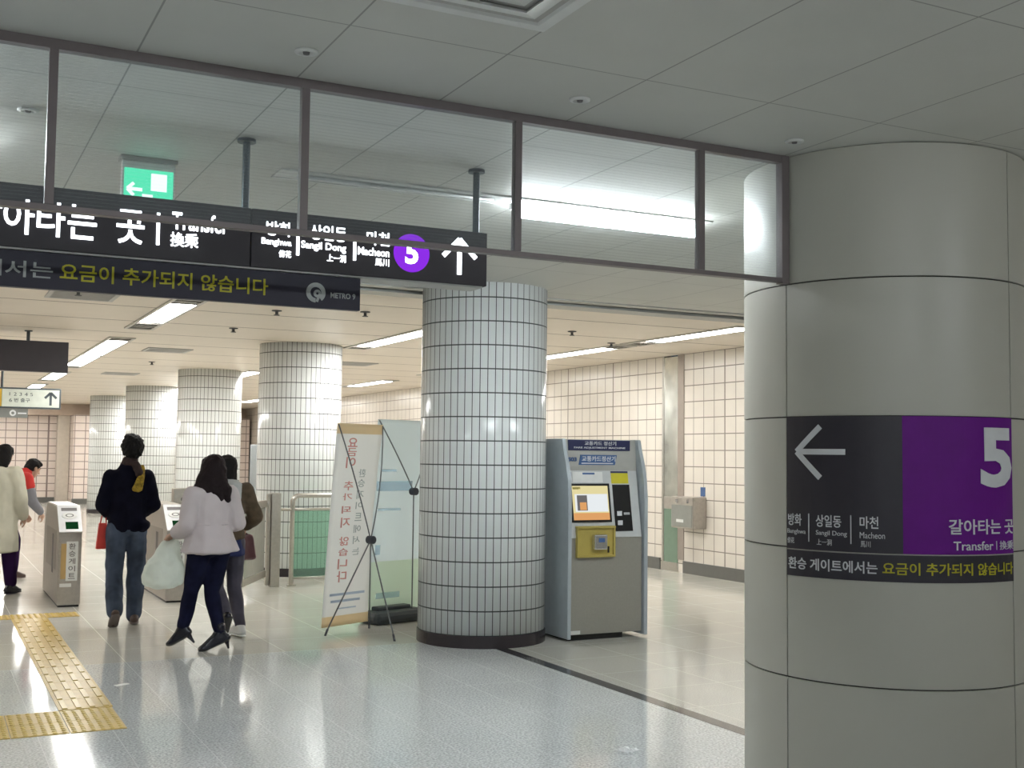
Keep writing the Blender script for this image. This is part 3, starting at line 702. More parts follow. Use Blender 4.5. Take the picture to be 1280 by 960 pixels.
dup(mach, (5.28, 20.3, 0), 0, 'distant card machine partly hidden between the second and third tiled columns')

# ------------------------------------------------------------------ turnstile gates
def gate(loc, label):
    t = thing('turnstile_gate', label, 'turnstile gate', loc, 0, 'fare gates')
    L_, h = 1.55, .108
    prof = [(0, .02), (0, .745), (.27, .985), (.31, 1.0), (1.30, 1.0), (1.42, .95), (1.52, .80), (1.55, .60), (1.55, .02)]
    bm = bmesh.new(); prism(bm, prof, 'x', -h, h); bmesh.ops.bevel(bm, geom=bm.edges[:], offset=.008, segments=2, affect='EDGES'); obj('housing', bm, M['steel2'], t)
    bm = bmesh.new(); box(bm, -h + .01, h - .01, .01, L_ - .01, 0, .025); obj('plinth', bm, M['mblack'], t)
    sl = (.985 - .745) / .27
    def P(s): return Vector((0, .27 * s, .745 + (.985 - .745) * s))
    nrm = Vector((0, -sl, 1)).normalized()
    def plate(name, x0, x1, s0, s1, m, th, off=0.0, par=None):
        a, b = P(s0) + nrm * off, P(s1) + nrm * off; c, d = b + nrm * th, a + nrm * th
        bm = bmesh.new(); prism(bm, [(a.y, a.z), (b.y, b.z), (c.y, c.z), (d.y, d.z)], 'x', x0, x1); return obj(name, bm, m, t if par is None else par)
    tp = plate('top_panel', -h - .002, h + .002, -.02, 1.03, M['gtop'], .012)
    plate('display', -.045, .075, .08, .36, M['gscreen'], .002, .012, tp)
    plate('slot_bar', -.075, .075, .80, .92, M['ventdark'], .002, .012, tp)
    bm = bmesh.new(); c = P(.6) + nrm * .012; q = nrm.to_track_quat('Z', 'Y')
    k = 28
    va = [bm.verts.new(c + q @ Vector((.075 * math.cos(2 * PI * i / k), .045 * math.sin(2 * PI * i / k), 0))) for i in range(k)]
    vb = [bm.verts.new(c + q @ Vector((.07 * math.cos(2 * PI * i / k), .04 * math.sin(2 * PI * i / k), .006))) for i in range(k)]
    for i in range(k): bm.faces.new((va[i], va[(i + 1) % k], vb[(i + 1) % k], vb[i]))
    bm.faces.new(vb); obj('card_pad', bm, M['white'], tp)
    bm = bmesh.new(); ring(bm, 0, 0, .028, .04, 0, .004)
    for v in bm.verts: v.co = c + q @ Vector((v.co.x, v.co.z * .6, .007 + v.co.y * .3))
    obj('pad_ring', bm, M['ventdark'], tp)
    bm = bmesh.new(); box(bm, -.085, -.035, -.003, .002, .28, .63); obj('orange_strip', bm, M['gorange'], t)
    bm = bmesh.new(); box(bm, -.035, .075, -.004, .002, .26, .65); st = obj('name_sticker', bm, M['white'], t)
    bm = bmesh.new()
    for i, ch in enumerate('환승게이트'): text(bm, ch, -.012, .052, .575 - i * .074, .632 - i * .074, -.004, .01)
    obj('lettering', bm, M['ventdark'], st)
    bm = bmesh.new(); box(bm, -.09, .02, -.003, .002, .20, .235); obj('sticker', bm, M['white'], t)
    bm = bmesh.new(); box(bm, -h - .002, -h, .25, 1.25, .35, .75, .001); obj('side_hatch', bm, mat('gate_hatch', (.30, .27, .24), .35, .6), t)
    bm = bmesh.new(); box(bm, -h - .004, -h, .5, .62, .3, .7, .001); obj('flap_slot', bm, M['ventdark'], t)
    return t
gt = gate((1.355, 12.45, 0), 'steel turnstile gate with white sticker left of the man in the black jacket')
dup(gt, (2.40, 12.42, 0), 0, 'steel turnstile gate half hidden between the man and the woman with the white bag')

rp = thing('card_reader_post', 'small steel box on a post just beyond the second turnstile gate', 'card reader', (2.93, 15.1, 0))
bm = bmesh.new(); box(bm, -.05, .05, -.05, .05, 0, .92, .006); box(bm, -.11, .11, -.11, .11, 0, .015); obj('post', bm, M['steel2'], rp)
bm = bmesh.new(); box(bm, -.09, .09, -.08, .08, .92, 1.10, .012); obj('box_head', bm, M['steel'], rp)
bm = bmesh.new(); cyl(bm, (.02, -.082, .965), (.02, -.078, .965), .025, seg=16); obj('lens', bm, M['ventdark'], rp)

# ------------------------------------------------------------------ railing with green panel, swing gate
rl = thing('steel_railing', 'low steel railing with green panel in front of the second tiled column', 'railing', (3.93, 13.5, 0))
pts = [(0, 0, 0), (0, 0, .98)] + [(.08 - .08 * math.cos(a), 0, .98 + .08 * math.sin(a)) for a in [PI / 2 * k / 6 for k in range(1, 7)]]
pts += [(1.10, 0, 1.06)] + [(1.10 + .08 * math.sin(a), 0, .98 + .08 * math.cos(a)) for a in [PI / 2 * k / 6 for k in range(1, 7)]] + [(1.18, 0, 0)]
bm = bmesh.new(); tube(bm, pts, .028); obj('hoop', bm, M['steel'], rl, smooth=True)
for z_ in (.895, .09):
    bm = bmesh.new(); tube(bm, [(-.14, 0, z_), (1.18, 0, z_)] if z_ > .5 else [(0, 0, z_), (1.18, 0, z_)], .017); obj('crossbar', bm, M['steel'], rl, smooth=True)
bm = bmesh.new(); box(bm, .03, 1.15, -.004, .004, .105, .88); obj('green_panel', bm, M['acryl'], rl, 'see-through green panel')
for x in (0, 1.18):
    bm = bmesh.new(); lathe(bm, [(.05, 0), (.05, .012), (.03, .018)], (x, 0), 20); obj('foot_flange', bm, M['steel'], rl)

sw = thing('swing_gate', 'hinged steel swing gate with square post beside the railing', 'gate', (3.69, 13.5, 0))
bm = bmesh.new(); box(bm, -.025, .085, -.06, .06, 0, 1.09, .006); obj('post', bm, M['steel'], sw)
bm = bmesh.new(); box(bm, -.07, -.03, -.03, .03, .02, 1.08, .004); obj('hinge_post', bm, M['steel2'], sw)
dirv = Vector((-.42, -.80, 0)).normalized()
def along(s, z_, o_=0): return Vector((-.09, -.03, 0)) + dirv * s + Vector((0, 0, z_)) + Vector((dirv.y, -dirv.x, 0)) * o_
def bar(bm, s0, s1, z0, z1, th):
    vs = [bm.verts.new(along(s, z_, o_)) for s in (s0, s1) for z_ in (z0, z1) for o_ in (-th, th)]
    for f in ((0, 1, 3, 2), (4, 6, 7, 5), (0, 4, 5, 1), (2, 3, 7, 6), (0, 2, 6, 4), (1, 5, 7, 3)): bm.faces.new([vs[i] for i in f])
bm = bmesh.new(); bar(bm, .02, 1.1, .93, 1.01, .02); bar(bm, .02, 1.1, .12, .20, .02); bar(bm, 1.06, 1.1, .20, .93, .02); obj('leaf_frame', bm, M['steel2'], sw)
bm = bmesh.new(); bar(bm, .04, 1.06, .20, .93, .005); obj('leaf_panel', bm, mat('gate_glass_grey', (.42, .42, .38), .15, .3), sw)

# ------------------------------------------------------------------ X stand banners
def xbanner(label, A, Bp, lean, H_, hub_s, hub_z, hub_out, foot, fab, bands, content, thick_base=None):
    """A, Bp: floor points of the bottom corners; the viewer sees the back, where the stand is"""
    A, Bp = Vector(A), Vector(Bp); d = (Bp - A); W_ = d.length; d.normalize()
    nrm = Vector((d.y, -d.x, 0))                       # towards the viewer
    ctr = (A + Bp) / 2
    t = thing('banner_stand', label, 'banner stand', (ctr.x, ctr.y, 0), 0, 'standing banners')
    Al = A - ctr; z0 = .06
    def pt(s, tt, off=0.0):                            # s along the width 0..1, tt up the height 0..1
        bow = -.025 * math.sin(PI * tt)
        edge = 1 - .06 * math.sin(PI * tt)             # the cloth draws in at mid height
        sx = .5 + (s - .5) * edge
        return Al + d * (W_ * sx) + nrm * (lean * tt + bow + off) + Vector((0, 0, z0 + H_ * tt))
    bm = bmesh.new(); ny, nx = 40, 10; th = .0012
    rows = [[bm.verts.new(pt(i / nx, j / ny)) for i in range(nx + 1)] for j in range(ny + 1)]
    for j in range(ny):
        for i in range(nx):
            f = bm.faces.new((rows[j][i], rows[j][i + 1], rows[j + 1][i + 1], rows[j + 1][i])); tt = (j + .5) / ny
            for k, (b0, b1) in enumerate(bands):
                if b0 <= tt <= b1: f.material_index = k + 1
    cloth = obj('cloth', bm, fab, t, smooth=True)
    so = cloth.modifiers.new('thickness', 'SOLIDIFY'); so.thickness = .0015; so.offset = 0
    def fn(p): return pt(p.x, p.z, .0015 - p.y)
    for name, m, items, lab in content:
        bm = bmesh.new()
        for it in items:
            if it[0] == 't': text(bm, it[1], it[2], it[3], it[4], it[5], 0, it[6] if len(it) > 6 else .01, mirror=True, depth=.0008, fn=fn)
            else: strokes(bm, [it[1:5]], it[5], 0, .0008, fn=fn)
        obj(name, bm, m, cloth, lab)
    hub = Al + d * (W_ * hub_s) + nrm * hub_out + Vector((0, 0, hub_z))
    bm = bmesh.new(); cyl(bm, hub - nrm * .03, hub + nrm * .035, .035, seg=16); obj('hub', bm, M['hub'], t)
    for s in (0.02, .98):
        top = pt(s, .995, .004); mid = hub.lerp(top, .5) + nrm * .03 + d * ((s - .5) * .12 if s > .5 else .0)
        pp = [hub.lerp(mid, k / 6).lerp(mid.lerp(top, k / 6), k / 6) for k in range(7)]
        bm = bmesh.new(); tube(bm, pp, .006, 8); obj('arm', bm, M['pole'], t, smooth=True)
    feet = [hub - Vector((0, 0, hub_z))] if thick_base is not None else [pt(.0, .0) + nrm * .05, pt(1, .0) + nrm * .02, foot - ctr if foot is not None else None]
    for f_ in feet:
        if f_ is None: continue
        f_ = Vector((f_.x, f_.y, .012))
        bm = bmesh.new(); tube(bm, [hub, f_], .0065, 8); lg = obj('leg', bm, M['pole'], t, smooth=True)
        bm = bmesh.new(); cyl(bm, f_ - Vector((0, 0, .012)), f_ + (hub - f_).normalized() * .05, .010, seg=10); obj('foot_tip', bm, M['hub'], lg)
    if thick_base is not None:
        s0, s1, dep, hh = thick_base
        a_ = math.atan2(d.y, d.x)
        bm = bmesh.new(); box(bm, s0 * W_ - W_ / 2, s1 * W_ - W_ / 2, -dep, dep * .5, 0, hh, .045)
        box(bm, s0 * W_ - W_ / 2 + .1, s1 * W_ - W_ / 2 - .1, -dep * .5, dep * .1, hh - .005, hh + .03, .01)
        for v in bm.verts: v.co = Matrix.Rotation(a_, 3, 'Z') @ v.co
        obj('base_tank', bm, M['tank'], t, 'black weighted base')
    return t
zr = [(.885, .93), (.84, .88), (.78, .835), (.67, .715), (.62, .655), (.555, .592), (.485, .535), (.395, .44), (.345, .382), (.28, .33), (.215, .27)]
zg = [(.735, .775), (.685, .725), (.625, .67), (.575, .61), (.515, .555), (.455, .495), (.40, .44), (.345, .38)]
red = [('t', c, .26, .47, a, b, .012) for c, (a, b) in zip('요금이추가되지않습니다', zr)]
dark = [('t', c, .57, .73, a, b, .004) for c, (a, b) in zip('환승게이트에서는', zg)]
small = [('s', .13, .155, .90, .155, .012), ('s', .16, .122, .80, .122, .012), ('s', .30, .085, .72, .085, .006)]
xbanner('white cloth banner stand with mirrored red vertical writing, seen from behind', (3.11, 9.74, 0), (3.62, 9.985, 0), .15, 1.76, .78, .80, .14, Vector((3.575, 9.20, 0)),
        [M['fabric'], M['fabricorange'], M['fabricorange']], [(0, .055), (.945, 1.0)],
        [('lettering', M['redink'], red, 'red vertical words'), ('lettering', M['greenink'], dark, 'grey vertical words'), ('small_print', M['blueink'], small, 'faint blue small print')])
xbanner('pale blue green banner stand with black base, half behind the nearest tiled column', (3.70, 10.25, 0), (4.32, 10.47, 0), .12, 1.82, .66, 1.21, .14, None,
        [M['fabric2'], M['fabricgreen']], [(0, .28)],
        [('printed_picture', M['paleink'], [('s', .05, .66, .75, .66, .05), ('s', .12, .74, .42, .74, .012), ('s', .1, .54, .55, .54, .012), ('s', .14, .31, .14, .36, .10), ('s', .15, .10, .6, .10, .03)], 'pale printed shapes')],
        (-.06, .85, .20, .12))

# ------------------------------------------------------------------ tactile paving
tp = thing('tactile_path', 'yellow tactile guiding path of bar tiles leading to the gates', 'tactile paving', (.94, 7.52, 0))
def bar_tile(bm, x, y):
    box(bm, x - .149, x + .149, y + .001, y + .299, 0, .004)
tl = None
for k in range(14):
    bm = bmesh.new(); box(bm, -.155, .155, k * .3 + .001, k * .3 + .299, 0, .004)
    for j in range(4):
        box(bm, -.118 + j * .079 - .016, -.118 + j * .079 + .016, k * .3 + .02, k * .3 + .28, .004, .009, .002, mi=1)
    obj('bar_tile', bm, [M['tactile'], M['tactile2']], tp)
def dot_tile(root, x0, y0):
    bm = bmesh.new(); box(bm, x0 + .001, x0 + .299, y0 + .001, y0 + .299, 0, .004)
    for i in range(6):
        for j in range(6):
            cx, cy_ = x0 + .025 + i * .05, y0 + .025 + j * .05
            t_ = bmesh.new(); lathe(t_, [(.014, .004), (.012, .007), (.006, .009)], (cx, cy_), 10); merge(bm, t_, 1)
    obj('dot_tile', bm, [M['tactile'], M['tactile2']], root)
d1 = thing('tactile_block', 'wide yellow patch of dotted warning tiles at the near end of the path', 'tactile paving', (0, 6.90, 0))
for i in range(4):
    for j in range(2): dot_tile(d1, -.12 + i * .302, j * .302)
d2 = thing('tactile_block', 'narrow yellow row of dotted warning tiles at the gate end of the path', 'tactile paving', (.48, 11.73, 0))
for i in range(3): dot_tile(d2, i * .302, 0)

# ------------------------------------------------------------------ litter, modelled floor highlight, wall fittings
bm = bmesh.new(); prism(bm, [(-.055, -.02), (.045, -.026), (.055, .018), (-.045, .024)], 'z', .0005, .003)
o = tag(obj('paper_scrap', bm, M['paper']), 'small white scrap of paper on the floor right of the yellow path', 'litter'); o.location = (1.244, 8.19, 0); o.rotation_euler = (0, 0, .5)

fl_ = thing('floor_highlight', 'small bright floor highlight modelled as a crumpled clear sheet before the dark line', 'litter', (3.383, 5.292, 0), .3)  # crumpled sheet stands in for a bright light reflection on the floor
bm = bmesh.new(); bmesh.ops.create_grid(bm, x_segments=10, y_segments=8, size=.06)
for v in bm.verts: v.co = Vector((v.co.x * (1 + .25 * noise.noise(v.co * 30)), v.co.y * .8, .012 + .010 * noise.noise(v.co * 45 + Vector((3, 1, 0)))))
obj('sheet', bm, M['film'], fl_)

sb = thing('wall_box', 'steel box with white sticker mounted on the tiled wall', 'box', (9.285, 12.9, 0))
bm = bmesh.new(); box(bm, -.22, 0, -.27, .235, .62, 1.04, .012); obj('body', bm, M['steel2'], sb)
bm = bmesh.new(); box(bm, -.226, -.22, -.25, .215, .64, .93, .002); obj('lid', bm, mat('box_front_grey', (.30, .31, .29), .4, .5), sb)
bm = bmesh.new(); box(bm, -.229, -.226, -.06, .10, .70, .74); obj('sticker', bm, M['white'], sb)
for yy in (-.15, .10):
    bm = bmesh.new(); box(bm, -.228, -.22, yy - .02, yy + .02, .955, 1.01, .004); obj('latch', bm, M['chrome'], sb)
bm = bmesh.new(); box(bm, 9.278, 9.2855, 12.66, 12.76, 1.05, 1.17); tag(obj('blue_sticker', bm, M['mblue2']), 'small blue sticker on the tiles above the steel wall box', 'sticker')
bm = bmesh.new(); box(bm, 9.27, 9.2855, 11.62, 11.78, .28, .42, .004); ob = tag(obj('socket_plate', bm, M['white']), 'white wall plate low on the tiled wall by the clad column', 'wall plate')

dn = thing('steel_wall_niche', 'tall polished steel niche in the tiled wall beside the steel box', 'steel niche', (9.285, 13.45, 0))
bm = bmesh.new(); box(bm, -.002, .115, -.17, .17, .12, 2.96); obj('polished_back', bm, mat('polished_steel', (.62, .62, .57), .18, 1.0, .25, 3), dn)
bm = bmesh.new(); box(bm, -.010, .06, .17, .215, 0, CEIL); obj('jamb', bm, M['steel'], dn)
bm = bmesh.new(); box(bm, -.012, .06, -.31, -.17, .17, CEIL); obj('side_jamb', bm, mat('brown_grey_jamb', (.36, .31, .27), .4, .3), dn)
bm = bmesh.new(); box(bm, -.012, .06, -.17, .17, .0, .12); obj('kick_plate', bm, M['steel'], dn)
bm = bmesh.new(); box(bm, -.008, -.002, -.165, .165, .85, 1.02); obj('crossband', bm, M['steel2'], dn)
bm = bmesh.new(); box(bm, -.006, -.002, -.165, .165, .12, .85); obj('green_panel', bm, mat('niche_green', (.20, .29, .22), .25, .2), dn)

# ------------------------------------------------------------------ people
ICO = None
def ico():
    global ICO
    if ICO is None:
        t = bmesh.new(); bmesh.ops.create_icosphere(t, subdivisions=2, radius=1); ICO = [v.co.copy() for v in t.verts]; t.free()
    return ICO
def ell(c, r, R_=None):
    c = Vector(c)
    if isinstance(r, (int, float)): return [c + v * r for v in ico()]
    out = []
    for v in ico():
        p = Vector((v.x * r[0], v.y * r[1], v.z * r[2])); out.append(c + (R_ @ p if R_ else p))
    return out
def hull(bm, pts):
    t = bmesh.new(); vs = [t.verts.new(p) for p in pts]
    res = bmesh.ops.convex_hull(t, input=vs)
    bmesh.ops.delete(t, geom=list({g_ for g_ in res['geom_interior'] + res['geom_unused'] if isinstance(g_, bmesh.types.BMVert)}), context='VERTS')
    merge(bm, t)
def cap(bm, a, ra, b, rb, R_=None): hull(bm, ell(a, ra, R_) + ell(b, rb, R_))
def chain(bm, pts, R_=None):
    for (a, ra), (b, rb) in zip(pts, pts[1:]): cap(bm, a, ra, b, rb, R_)
def skin_over(name, bm, m, parent, vox=.012, it=4, fold=0.0, fs=9.0, cut=None, label=None, holes=None):
    """one continuous surface over overlapping rounded volumes"""
    me = bpy.data.meshes.new(name); bm.to_mesh(me); bm.free()
    o = bpy.data.objects.new(name, me); COL.objects.link(o)
    r = o.modifiers.new('r', 'REMESH'); r.mode = 'VOXEL'; r.voxel_size = vox
    s = o.modifiers.new('s', 'SMOOTH'); s.factor = .5; s.iterations = it
    bpy.context.view_layer.update()
    m2 = bpy.data.meshes.new_from_object(o.evaluated_get(bpy.context.evaluated_depsgraph_get()))
    o.modifiers.clear(); o.data = m2; bpy.data.meshes.remove(me); m2.name = name
    m2.materials.clear(); m2.materials.append(m)
    if fold:
        m2.update()
        for v in m2.vertices:
            p = v.co; q = Vector((p.x * fs, p.y * fs, p.z * fs * .75))
            v.co = p + v.normal * fold * (noise.noise(q) + .5 * noise.noise(q * 2.1))
    if cut:
        t = bmesh.new(); t.from_mesh(m2)
        for co, no in cut:
            bmesh.ops.bisect_plane(t, geom=t.verts[:] + t.edges[:] + t.faces[:], plane_co=co, plane_no=no, clear_outer=True)
        t.to_mesh(m2); t.free()
    for p in m2.polygons: p.use_smooth = True
    o.parent = parent
    if label: o['label'] = label
    return o
def V(*a): return Vector(a)
def hand(bm, wrist, dirn, palm_n, thumb_side, curl=.5, k=1.0):
    """palm, four unequal bent fingers and a thumb; dirn points along the hand, palm_n out of the palm"""
    d = Vector(dirn).normalized(); n_ = Vector(palm_n); n_ = (n_ - d * n_.dot(d)).normalized(); s = d.cross(n_) * thumb_side
    w_ = Vector(wrist)
    kn = w_ + d * .085 * k
    hull(bm, ell(w_ + d * .01, .024 * k) + ell(kn + s * .030 * k, .012 * k) + ell(kn - s * .030 * k, .011 * k))
    for i, L_ in enumerate((.070, .078, .072, .056)):
        p = kn + s * (.030 - .020 * i) * k; a = 0; r = .0092 * k
        for j, fr in enumerate((.45, .32, .23)):
            a += curl * (.9 if j == 0 else .8)
            q = p + (d * math.cos(a) + n_ * math.sin(a)) * L_ * fr * k
            cap(bm, p, r, q, r * .92); p = q; r *= .92
    b0 = w_ + d * .025 * k + s * .022 * k
    b1 = b0 + (d * .55 + s * .7 + n_ * .35).normalized() * .042 * k; b2 = b1 + (d * .85 + s * .2 + n_ * .35).normalized() * .034 * k
    cap(bm, b0, .014 * k, b1, .0115 * k); cap(bm, b1, .0115 * k, b2, .0095 * k)
def head_caps(bm, c, R_, k=1.0):
    """skull, face, nose, lips, chin and ears; local +y of R_ looks forward"""
    def W(x, y, z): return Vector(c) + R_ @ (Vector((x, y, z)) * k)
    def E_(x, y, z, r): return ell(W(x, y, z), tuple(q * k for q in r), R_)
    hull(bm, E_(0, -.012, .028, (.074, .092, .082)) + E_(0, .035, -.01, (.060, .052, .075)))
    hull(bm, E_(0, .035, -.01, (.060, .050, .07)) + E_(0, .048, -.082, (.034, .030, .026)))
    hull(bm, E_(0, .086, .012, (.008, .008, .008)) + E_(0, .106, -.028, (.013, .010, .009)))
    hull(bm, E_(-.018, .078, -.055, (.008, .008, .005)) + E_(.018, .078, -.055, (.008, .008, .005)) + E_(0, .084, -.055, (.010, .010, .007)))
    hull(bm, E_(-.04, .075, .034, (.012, .008, .006)) + E_(.04, .075, .034, (.012, .008, .006)))
    for sx in (-1, 1): hull(bm, E_(sx * .076, -.004, -.008, (.009, .018, .03)) + E_(sx * .080, -.014, .004, (.006, .016, .022)))
def paint_face(o, c, R_, k=1.0):
    o.data.materials.append(M['brow']); o.data.materials.append(M['lip'])
    Ri = R_.inverted()
    for p in o.data.polygons:
        q = (Ri @ (p.center - Vector(c))) / k
        if q.y > .055:
            if (abs(abs(q.x) - .030) < .013 and abs(q.z - .012) < .006) or (abs(abs(q.x) - .032) < .018 and abs(q.z - .040) < .005): p.material_index = 1
            elif abs(q.x) < .024 and abs(q.z + .055) < .007: p.material_index = 2
def body(root, J, vox=.0075):
    """J: joints. The whole body, head to toes, is one surface."""
    bm = bmesh.new(); k = J.get('k', 1.0)
    pel, wai, che, nec = J['pelvis'], J['waist'], J['chest'], J['neck']
    cap(bm, pel, (.145 * k, .10 * k, .09 * k), wai, (.118 * k, .088 * k, .09 * k)); cap(bm, wai, (.118 * k, .088 * k, .09 * k), che, (.145 * k, .10 * k, .11 * k))
    sL, sR = J['shoulder']
    cap(bm, che, (.145 * k, .10 * k, .11 * k), (sL + sR) / 2 - V(0, 0, .02), (.10 * k, .07 * k, .05 * k))
    cap(bm, sL, .05 * k, sR, .05 * k)
    cap(bm, (sL + sR) / 2, .055 * k, nec, .05 * k); cap(bm, nec, .05 * k, J['head'] + J['headR'] @ V(0, -.015, -.05), .052 * k)
    head_caps(bm, J['head'], J['headR'], k * J.get('hk', 1.0))
    for i, sd in ((0, -1), (1, 1)):
        s, e, w_ = J['shoulder'][i], J['elbow'][i], J['wrist'][i]
        chain(bm, [(s, .048 * k), (s.lerp(e, .5), .043 * k), (e, .037 * k), (e.lerp(w_, .3), .038 * k), (w_, .025 * k)])
        hd, pn, cu = J['hand'][i]
        hand(bm, w_, hd, pn, J.get('thumb', (1, -1))[i], cu, k)
        h, kn, an = J['hip'][i], J['knee'][i], J['ankle'][i]
        chain(bm, [(h, .082 * k), (h.lerp(kn, .5), .068 * k), (kn, .052 * k), (kn.lerp(an, .35), .050 * k), (an, .034 * k)])
        toe, heel = J['toe'][i], J['heel'][i]
        hull(bm, ell(an, .032 * k) + ell(heel, .026 * k) + ell(toe, (.030 * k, .03 * k, .018 * k)))
    o = skin_over('body', bm, M['skin'], root, vox, 3)
    paint_face(o, J['head'], J['headR'], k * J.get('hk', 1.0))
    return o
def sleeve(bm, s, e, w_, r0, r1, r2, stop=1.0):
    chain(bm, [(s, r0), (s.lerp(e, .5), r0 * .94), (e, r1), (e.lerp(w_, stop), r2)])
def trouser(bm, J, i, r0, rk, ra, drop=.0):
    h, kn, an = J['hip'][i], J['knee'][i], J['ankle'][i]
    k = J.get('k', 1.0)
    chain(bm, [(h, r0), (h.lerp(kn, .5), (r0 + rk) / 2 * 1.02), (kn, rk), (kn.lerp(an, .4), rk * .98), (an + V(0, 0, drop), ra)])
def shoe(root, name, J, i, m, k=1.0, sole=None, hgt=.05):
    an, toe, heel = J['ankle'][i], J['toe'][i], J['heel'][i]
    fwd = (toe - heel).normalized(); upv = (an - (heel + toe) / 2).normalized(); side = fwd.cross(upv).normalized(); upv = side.cross(fwd)
    R_ = Matrix((side, fwd, upv)).transposed()
    bm = bmesh.new()
    hull(bm, ell(heel + upv * .012, (.040 * k, .042 * k, .034 * k), R_) + ell(toe, (.046 * k, .055 * k, .030 * k), R_))
    hull(bm, ell(heel + upv * .012, (.038 * k, .038 * k, .034 * k), R_) + ell(an + upv * .02, (.044 * k, .048 * k, .02 * k), R_) + ell(heel.lerp(toe, .55) + upv * .025, (.04 * k, .04 * k, .03 * k), R_))
    hull(bm, ell(an + upv * .005, (.040 * k, .042 * k, .03 * k), R_) + ell(toe, (.040 * k, .045 * k, .030 * k), R_) + ell(heel + upv * .012, (.038 * k, .038 * k, .03 * k), R_))
    o = skin_over(name, bm, m, root, .008, 2)
    if sole:
        bm = bmesh.new()
        hull(bm, ell(heel - upv * .018, (.040 * k, .044 * k, .010 * k), R_) + ell(toe - upv * .018, (.047 * k, .058 * k, .010 * k), R_))
        so = obj('sole', bm, sole, o, 'thick shoe sole', True)
    return o, R_, upv

def person(label, loc, rz, J):
    root = thing('person', label, 'person', loc, rz)
    body(root, J)
    return root
def rot(x=0, y=0, z=0): return (Matrix.Rotation(z, 3, 'Z') @ Matrix.Rotation(y, 3, 'Y') @ Matrix.Rotation(x, 3, 'X'))

# --- man in the black jacket, walking away
J = dict(hk=1.07, pelvis=V(0, 0, .90), waist=V(0, .0, 1.06), chest=V(.0, .01, 1.25), neck=V(.01, .01, 1.43), head=V(.03, .03, 1.575), headR=rot(0, 0, -.12),
         shoulder=(V(-.155, 0, 1.325), V(.160, 0, 1.325)), elbow=(V(-.222, -.03, 1.075), V(.222, -.03, 1.075)), wrist=(V(-.12, .19, .965), V(.12, .19, .965)),
         hand=((V(.6, .6, -.1), V(.3, -.6, 0), .5), (V(-.6, .6, -.1), V(-.3, -.6, 0), .5)),
         hip=(V(-.088, 0, .87), V(.088, 0, .87)), knee=(V(-.105, -.02, .48), V(.095, .05, .48)), ankle=(V(-.115, -.215, .155), V(.085, .03, .085)),
         heel=(V(-.115, -.265, .130), V(.085, -.03, .036)), toe=(V(-.115, -.135, .040), V(.105, .17, .034)))
man = person('person in black jacket, jeans and brown scarf walking away past the turnstile gate', (1.675, 11.0, 0), 0, J)
bm = bmesh.new()
cap(bm, V(0, 0, .86), (.172, .125, .05), V(0, 0, 1.0), (.168, .13, .08)); cap(bm, V(0, 0, .98), (.168, .13, .08), V(0, 0, 1.22), (.180, .135, .11))
cap(bm, V(0, 0, 1.23), (.180, .135, .10), V(0, 0, 1.36), (.125, .09, .055)); cap(bm, J['shoulder'][0], .068, J['shoulder'][1], .068); cap(bm, V(0, 0, 1.39), (.10, .085, .05), V(.01, .01, 1.44), .070)
for i in (0, 1): sleeve(bm, J['shoulder'][i], J['elbow'][i], J['wrist'][i], .072, .064, .050, .95)
cap(bm, V(.12, -.07, .88), .06, V(.16, .0, .89), .05)
skin_over('jacket', bm, M['blackcoat'], man, .012, 4, .010)
bm = bmesh.new(); cap(bm, V(0, 0, .86), (.158, .115, .07), V(0, 0, .92), (.15, .11, .06))
for i in (0, 1): trouser(bm, J, i, .094, .080, .072, .0)
skin_over('jeans', bm, M['jeans'], man, .011, 4, .010, 10)
bm = bmesh.new(); hull(bm, ell(V(.0, .01, 1.44), (.082, .085, .032)) + ell(V(.01, .01, 1.49), (.070, .072, .026))); cap(bm, V(.05, -.07, 1.44), .035, V(.075, -.115, 1.36), .042)
sc_ = skin_over('scarf', bm, M['scarf'], man, .010, 3, .008, 20)
bm = bmesh.new(); chain(bm, [(V(.10, -.095, 1.41), (.028, .018, .03)), (V(.085, -.135, 1.32), (.034, .018, .03)), (V(.055, -.148, 1.22), (.05, .018, .03))])
skin_over('scarf_end', bm, M['mustard'], sc_, .008, 3, .006, 25, label='mustard patterned scarf end')
bm = bmesh.new(); c = J['head']; Rh = J['headR']
def HW(x, y, z, c=None, Rm=None): return Vector(c) + Rm @ Vector((x, y, z))
hull(bm, ell(HW(0, -.018, .038, c, Rh), (.104, .114, .104), Rh) + ell(HW(0, -.045, -.03, c, Rh), (.090, .075, .05), Rh)); hull(bm, ell(HW(0, -.05, -.05, c, Rh), (.058, .045, .05), Rh) + ell(HW(0, -.03, .10, c, Rh), (.05, .06, .03), Rh))
cap(bm, HW(0, .03, .095, c, Rh), (.060, .050, .038), HW(-.02, -.03, .118, c, Rh), (.055, .055, .026), Rh)
skin_over('hair', bm, M['hair'], man, .009, 2, .014, 42)
shoe(man, 'shoe', J, 0, M['shoebrown'], 1.0, M['sole']); shoe(man, 'shoe', J, 1, M['shoebrown'], 1.0, M['sole'])
rb = thing('shopping_bag', 'small red bag hanging at the left hip of the man in the black jacket', 'bag', (1.472, 11.06, .68))
bm = bmesh.new(); hull(bm, [V(x, y_, z_) for x, y_, z_ in ((-.05, -.03, 0), (.04, -.03, 0), (-.05, .05, 0), (.04, .05, 0), (-.03, -.01, .23), (.035, -.01, .23), (-.03, .03, .23), (.035, .03, .23))]); obj('pouch', bm, M['redbag'], rb)
bm = bmesh.new(); tube(bm, [(-.02, .01, .22), (-.005, .03, .29), (.03, .05, .31), (.035, .02, .22)], .006, 8); obj('handle', bm, M['redbag'], rb)

